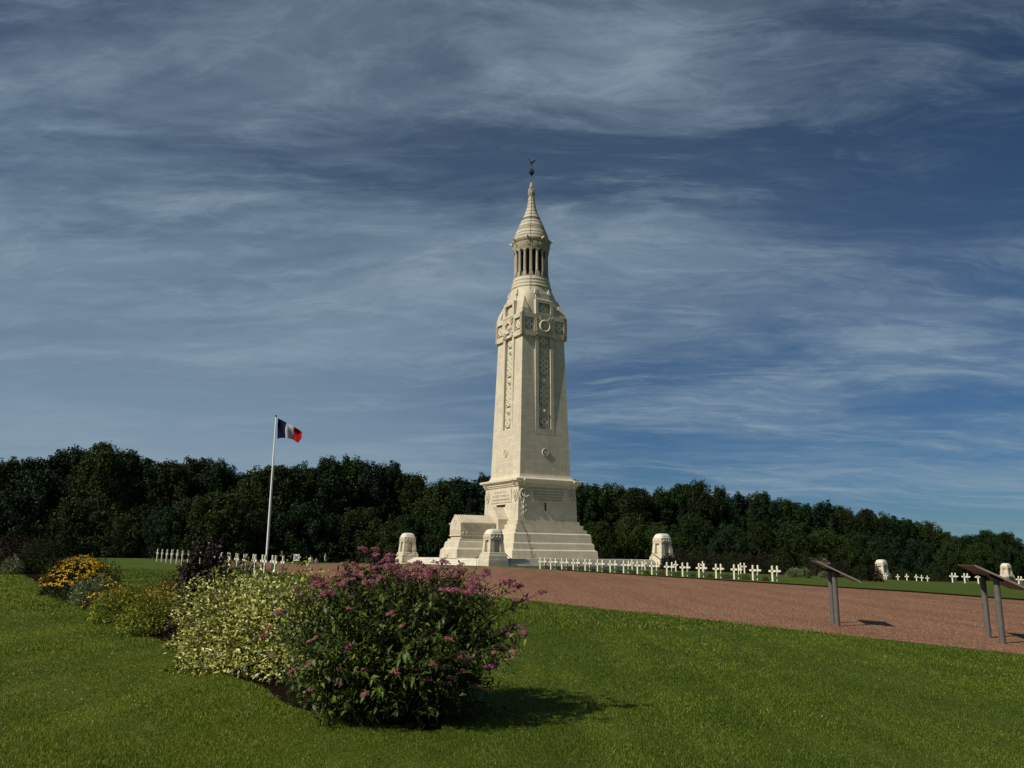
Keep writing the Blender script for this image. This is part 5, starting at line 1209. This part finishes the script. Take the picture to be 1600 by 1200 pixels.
    # right side
    right = [(1346, 908, 1.30, .62, 'dark_leaf', 'dark round shrub on the right lawn, left one of a pair'), (1368, 909, 1.22, .60, 'brown_leaf', 'dark round shrub on the right lawn, right one of a pair'), (1241, 902, .72, .75, 'pale_leaf', 'pale green low shrub right of the last grave crosses'), (1258, 903, .8, .4, 'pale_leaf', 'thin pale green shrub next to the low one right of the crosses'), (1288, 903, .55, .5, 'pale_leaf', 'small pale green shrub behind the left lectern'), (1578, 914, 1.35, 1.0, 'brown_leaf', 'dark shrub under the right lectern panel')]
    for i, (u, v, h, rx, mt, lab) in enumerate(right):
        p = on_ground(u, v); mound_shrub('lawn_shrub', lab, 'shrub', p, rx, rx, h * .92, 2600, (.08, .14), (.04, .07), MAT[mt], 70 + i)
    for i, (u, Y, h, rx, mt) in enumerate([(1046, 88, 1.5, 1.0, 'brown_leaf'), (1066, 92, 1.9, 1.5, 'brown_leaf'), (1090, 94, 2.0, 1.4, 'dark_leaf'), (1112, 92, 1.8, 1.5, 'brown_leaf'), (1136, 95, 1.7, 1.4, 'dark_leaf'), (1166, 92, 1.8, 1.3, 'brown_leaf'), (1196, 90, 1.9, 1.6, 'brown_leaf'), (1222, 88, 2.2, 1.3, 'dark_leaf'), (1270, 96, 1.9, 1.6, 'dark_leaf'), (1310, 98, 1.8, 1.8, 'brown_leaf'), (1408, 124, 1.6, 2.2, 'dark_leaf'), (1462, 122, 2.0, 2.4, 'dark_leaf')]):
        x = ray(u, 885).x * Y; mound_shrub('hedge_shrub', f'dark shrub in the row behind the right-hand crosses, {ORD[i]} from the left', 'shrub', (x, Y, g(x, Y)), rx, rx, h, 2600, (.12, .2), (.06, .1), MAT[mt], 90 + i, group='shrub row behind the right crosses')
    for i in range(16):
        p = shift((i + .5) / 16.0); s = random.uniform(.16, .30); x, y = p.x + .15, p.y
        mound_shrub('rose_bush', f'little rose bush between right front row crosses, {ORD[i]} gap from the right', 'plant', (x, y, g(x, y)), s * 1.1, s, s * 1.2, 160, (.06, .1), (.04, .06), MAT['dark_leaf' if i % 3 else 'red_leaf'], 120 + i, stems=4, group='rose bushes in the right grave row')
    for i in range(7):
        p = LA.lerp(LB, (i + .5) / 17.0); s = random.uniform(.2, .38)
        mound_shrub('rose_bush', f'little rose bush between left row crosses, {ORD[i]} gap from the right', 'plant', (p.x, p.y, g(p.x, p.y)), s * 1.1, s, s * 1.3, 220, (.06, .1), (.03, .05), MAT['dark_leaf'], 140 + i, stems=4, group='rose bushes in the left grave row')
bed_shrubs()

# ------------------------------------------------------------------ grass, daisies, pebbles
def grass():
    P, S = [], []
    e0 = np.array(EDGE_N)[:2]; ax = np.array(AX)[:2]; nx_ = np.array(NX)[:2]; b0 = np.array(BED0)[:2]
    for (y0, y1, dens, hgt, w) in ((5.2, 8, 10000, .020, .0048), (8, 12, 4800, .022, .0070), (12, 18, 1900, .026, .010), (18, 30, 500, .042, .022), (30, 48, 130, .05, .04)):
        area = (y1 - y0) * (y0 + y1) * .66; n = int(area * dens); y = rng.uniform(y0 ** 2, y1 ** 2, n) ** .5; x = rng.uniform(-.66, .66, n) * y
        q = np.stack([x, y], 1); s = (q - e0) @ nx_; ok = s < .02 + .05 * np.sin(y * 2.3) + .04 * np.sin(y * 7.1 + 1) + rng.normal(size=n) * .05
        sb = (q - b0) @ nx_; tb = (q - b0) @ ax; tp = np.minimum(1, .12 + (tb + .05) / 1.5); inbed = (sb > BED_W * .36 * (1 - tp) + .05 * np.sin(tb * 2.7) + .03 * np.sin(q[:, 0] * 31)) & (sb < BED_W * (.36 + .64 * tp) - .03) & (tb > 0) & (tb < 46); ok &= ~inbed
        q = q[ok]; P.append(np.column_stack([q, gv(q[:, 0], q[:, 1])])); S.append(np.tile([hgt, w], (len(q), 1)))
    P = np.concatenate(P); S = np.concatenate(S); n = len(P)
    patch = .85 + .35 * (np.sin(P[:, 0] * 1.3 + np.sin(P[:, 1] * .9) * 2) * np.sin(P[:, 1] * 1.1 + 1) + np.sin(P[:, 0] * 4.1 + P[:, 1] * 3.3) * .4)
    hh = S[:, :1] * rng.uniform(.5, 1.35, (n, 1)) * np.clip(patch, .55, 1.4)[:, None]; a = rng.uniform(0, 6.28, n); lean = rng.normal(size=(n, 2)) * .45
    dx = np.column_stack([np.cos(a), np.sin(a), np.zeros(n)]) * S[:, 1:] * .5
    tip = P + np.column_stack([lean * hh, hh])
    V = np.stack([P - dx - [0, 0, .005], P + dx - [0, 0, .005], tip], 1).reshape(-1, 3); F = np.arange(n * 3).reshape(-1, 3)
    o = bpy.data.objects.new('grass', np_mesh('grass', V, F, MAT['blade'])); link(o); o['kind'] = 'stuff'
    tag(o, 'short mown green grass of the foreground lawn', 'grass')
    # white daisies and clover heads
    P = []
    for c in range(46):
        y = rng.uniform(5.6 ** 2, 26 ** 2) ** .5; x = rng.uniform(-.6, .6) * y; k = int(rng.integers(1, 7)); P.append(np.array([[x, y]]) + rng.normal(size=(k, 2)) * .25)
    P = np.concatenate(P); s = (P - e0) @ nx_; sb = (P - b0) @ nx_; P = P[(s < -.2) & ((sb < -.1) | (sb > BED_W + .1))]; n = len(P); P = np.column_stack([P, gv(P[:, 0], P[:, 1]) + .045])
    VV, FF = [], []; o0 = 0
    for k in range(3):
        a = k * math.pi / 3; D = np.tile([math.cos(a), math.sin(a), 0], (n, 1)); V, F = quads(P, D, rdirs(n) * .3 + [0, -.3, 1], rng.uniform(.014, .026, n), rng.uniform(.010, .016, n)); VV.append(V); FF.append(F + o0); o0 += len(V)
    o = bpy.data.objects.new('daisies', np_mesh('daisies', np.concatenate(VV), np.concatenate(FF), MAT['white_petal'])); link(o); o['kind'] = 'stuff'
    tag(o, 'tiny white daisies dotted over the lawn', 'flowers')
    # loose stones on the nearer gravel
    n = 90000; t = rng.uniform(-8, 30, n); s = rng.uniform(0, 1, n) ** 1.6 * 19 - .22
    q = e0[None] + ax[None] * t[:, None] + nx_[None] * s[:, None]; d = np.linalg.norm(q, axis=1); sz = rng.uniform(.004, .0105, n) * np.clip(d / 16, 1, 1.5)
    c = np.column_stack([q, gv(q[:, 0], q[:, 1]) + .010]); o3 = np.array([[1, 0, 0], [-.5, .87, 0], [-.5, -.87, 0], [0, 0, .9]])
    rot = rng.uniform(0, 6.28, n); cs, sn = np.cos(rot), np.sin(rot); V = np.empty((n, 4, 3))
    for i in range(4):
        V[:, i, 0] = c[:, 0] + (o3[i, 0] * cs - o3[i, 1] * sn) * sz; V[:, i, 1] = c[:, 1] + (o3[i, 0] * sn + o3[i, 1] * cs) * sz; V[:, i, 2] = c[:, 2] + o3[i, 2] * sz
    F = (np.arange(n)[:, None, None] * 4 + np.array([[0, 1, 3], [1, 2, 3], [2, 0, 3]])[None]).reshape(-1, 3)
    o = bpy.data.objects.new('gravel_stones', np_mesh('gravel_stones', V.reshape(-1, 3), F, MAT['pebble'])); link(o); o['kind'] = 'stuff'
    tag(o, 'loose reddish stones lying on the gravel avenue', 'gravel')
MAT['pebble'] = leaf_mat('gravel_stone', [(0.0, (0.12, 0.06, 0.036)), (0.5, (0.27, 0.14, 0.085)), (0.96, (0.38, 0.21, 0.14)), (1.0, (0.5, 0.38, 0.29))], 0.0, 0.9, spec=0.1)
grass()
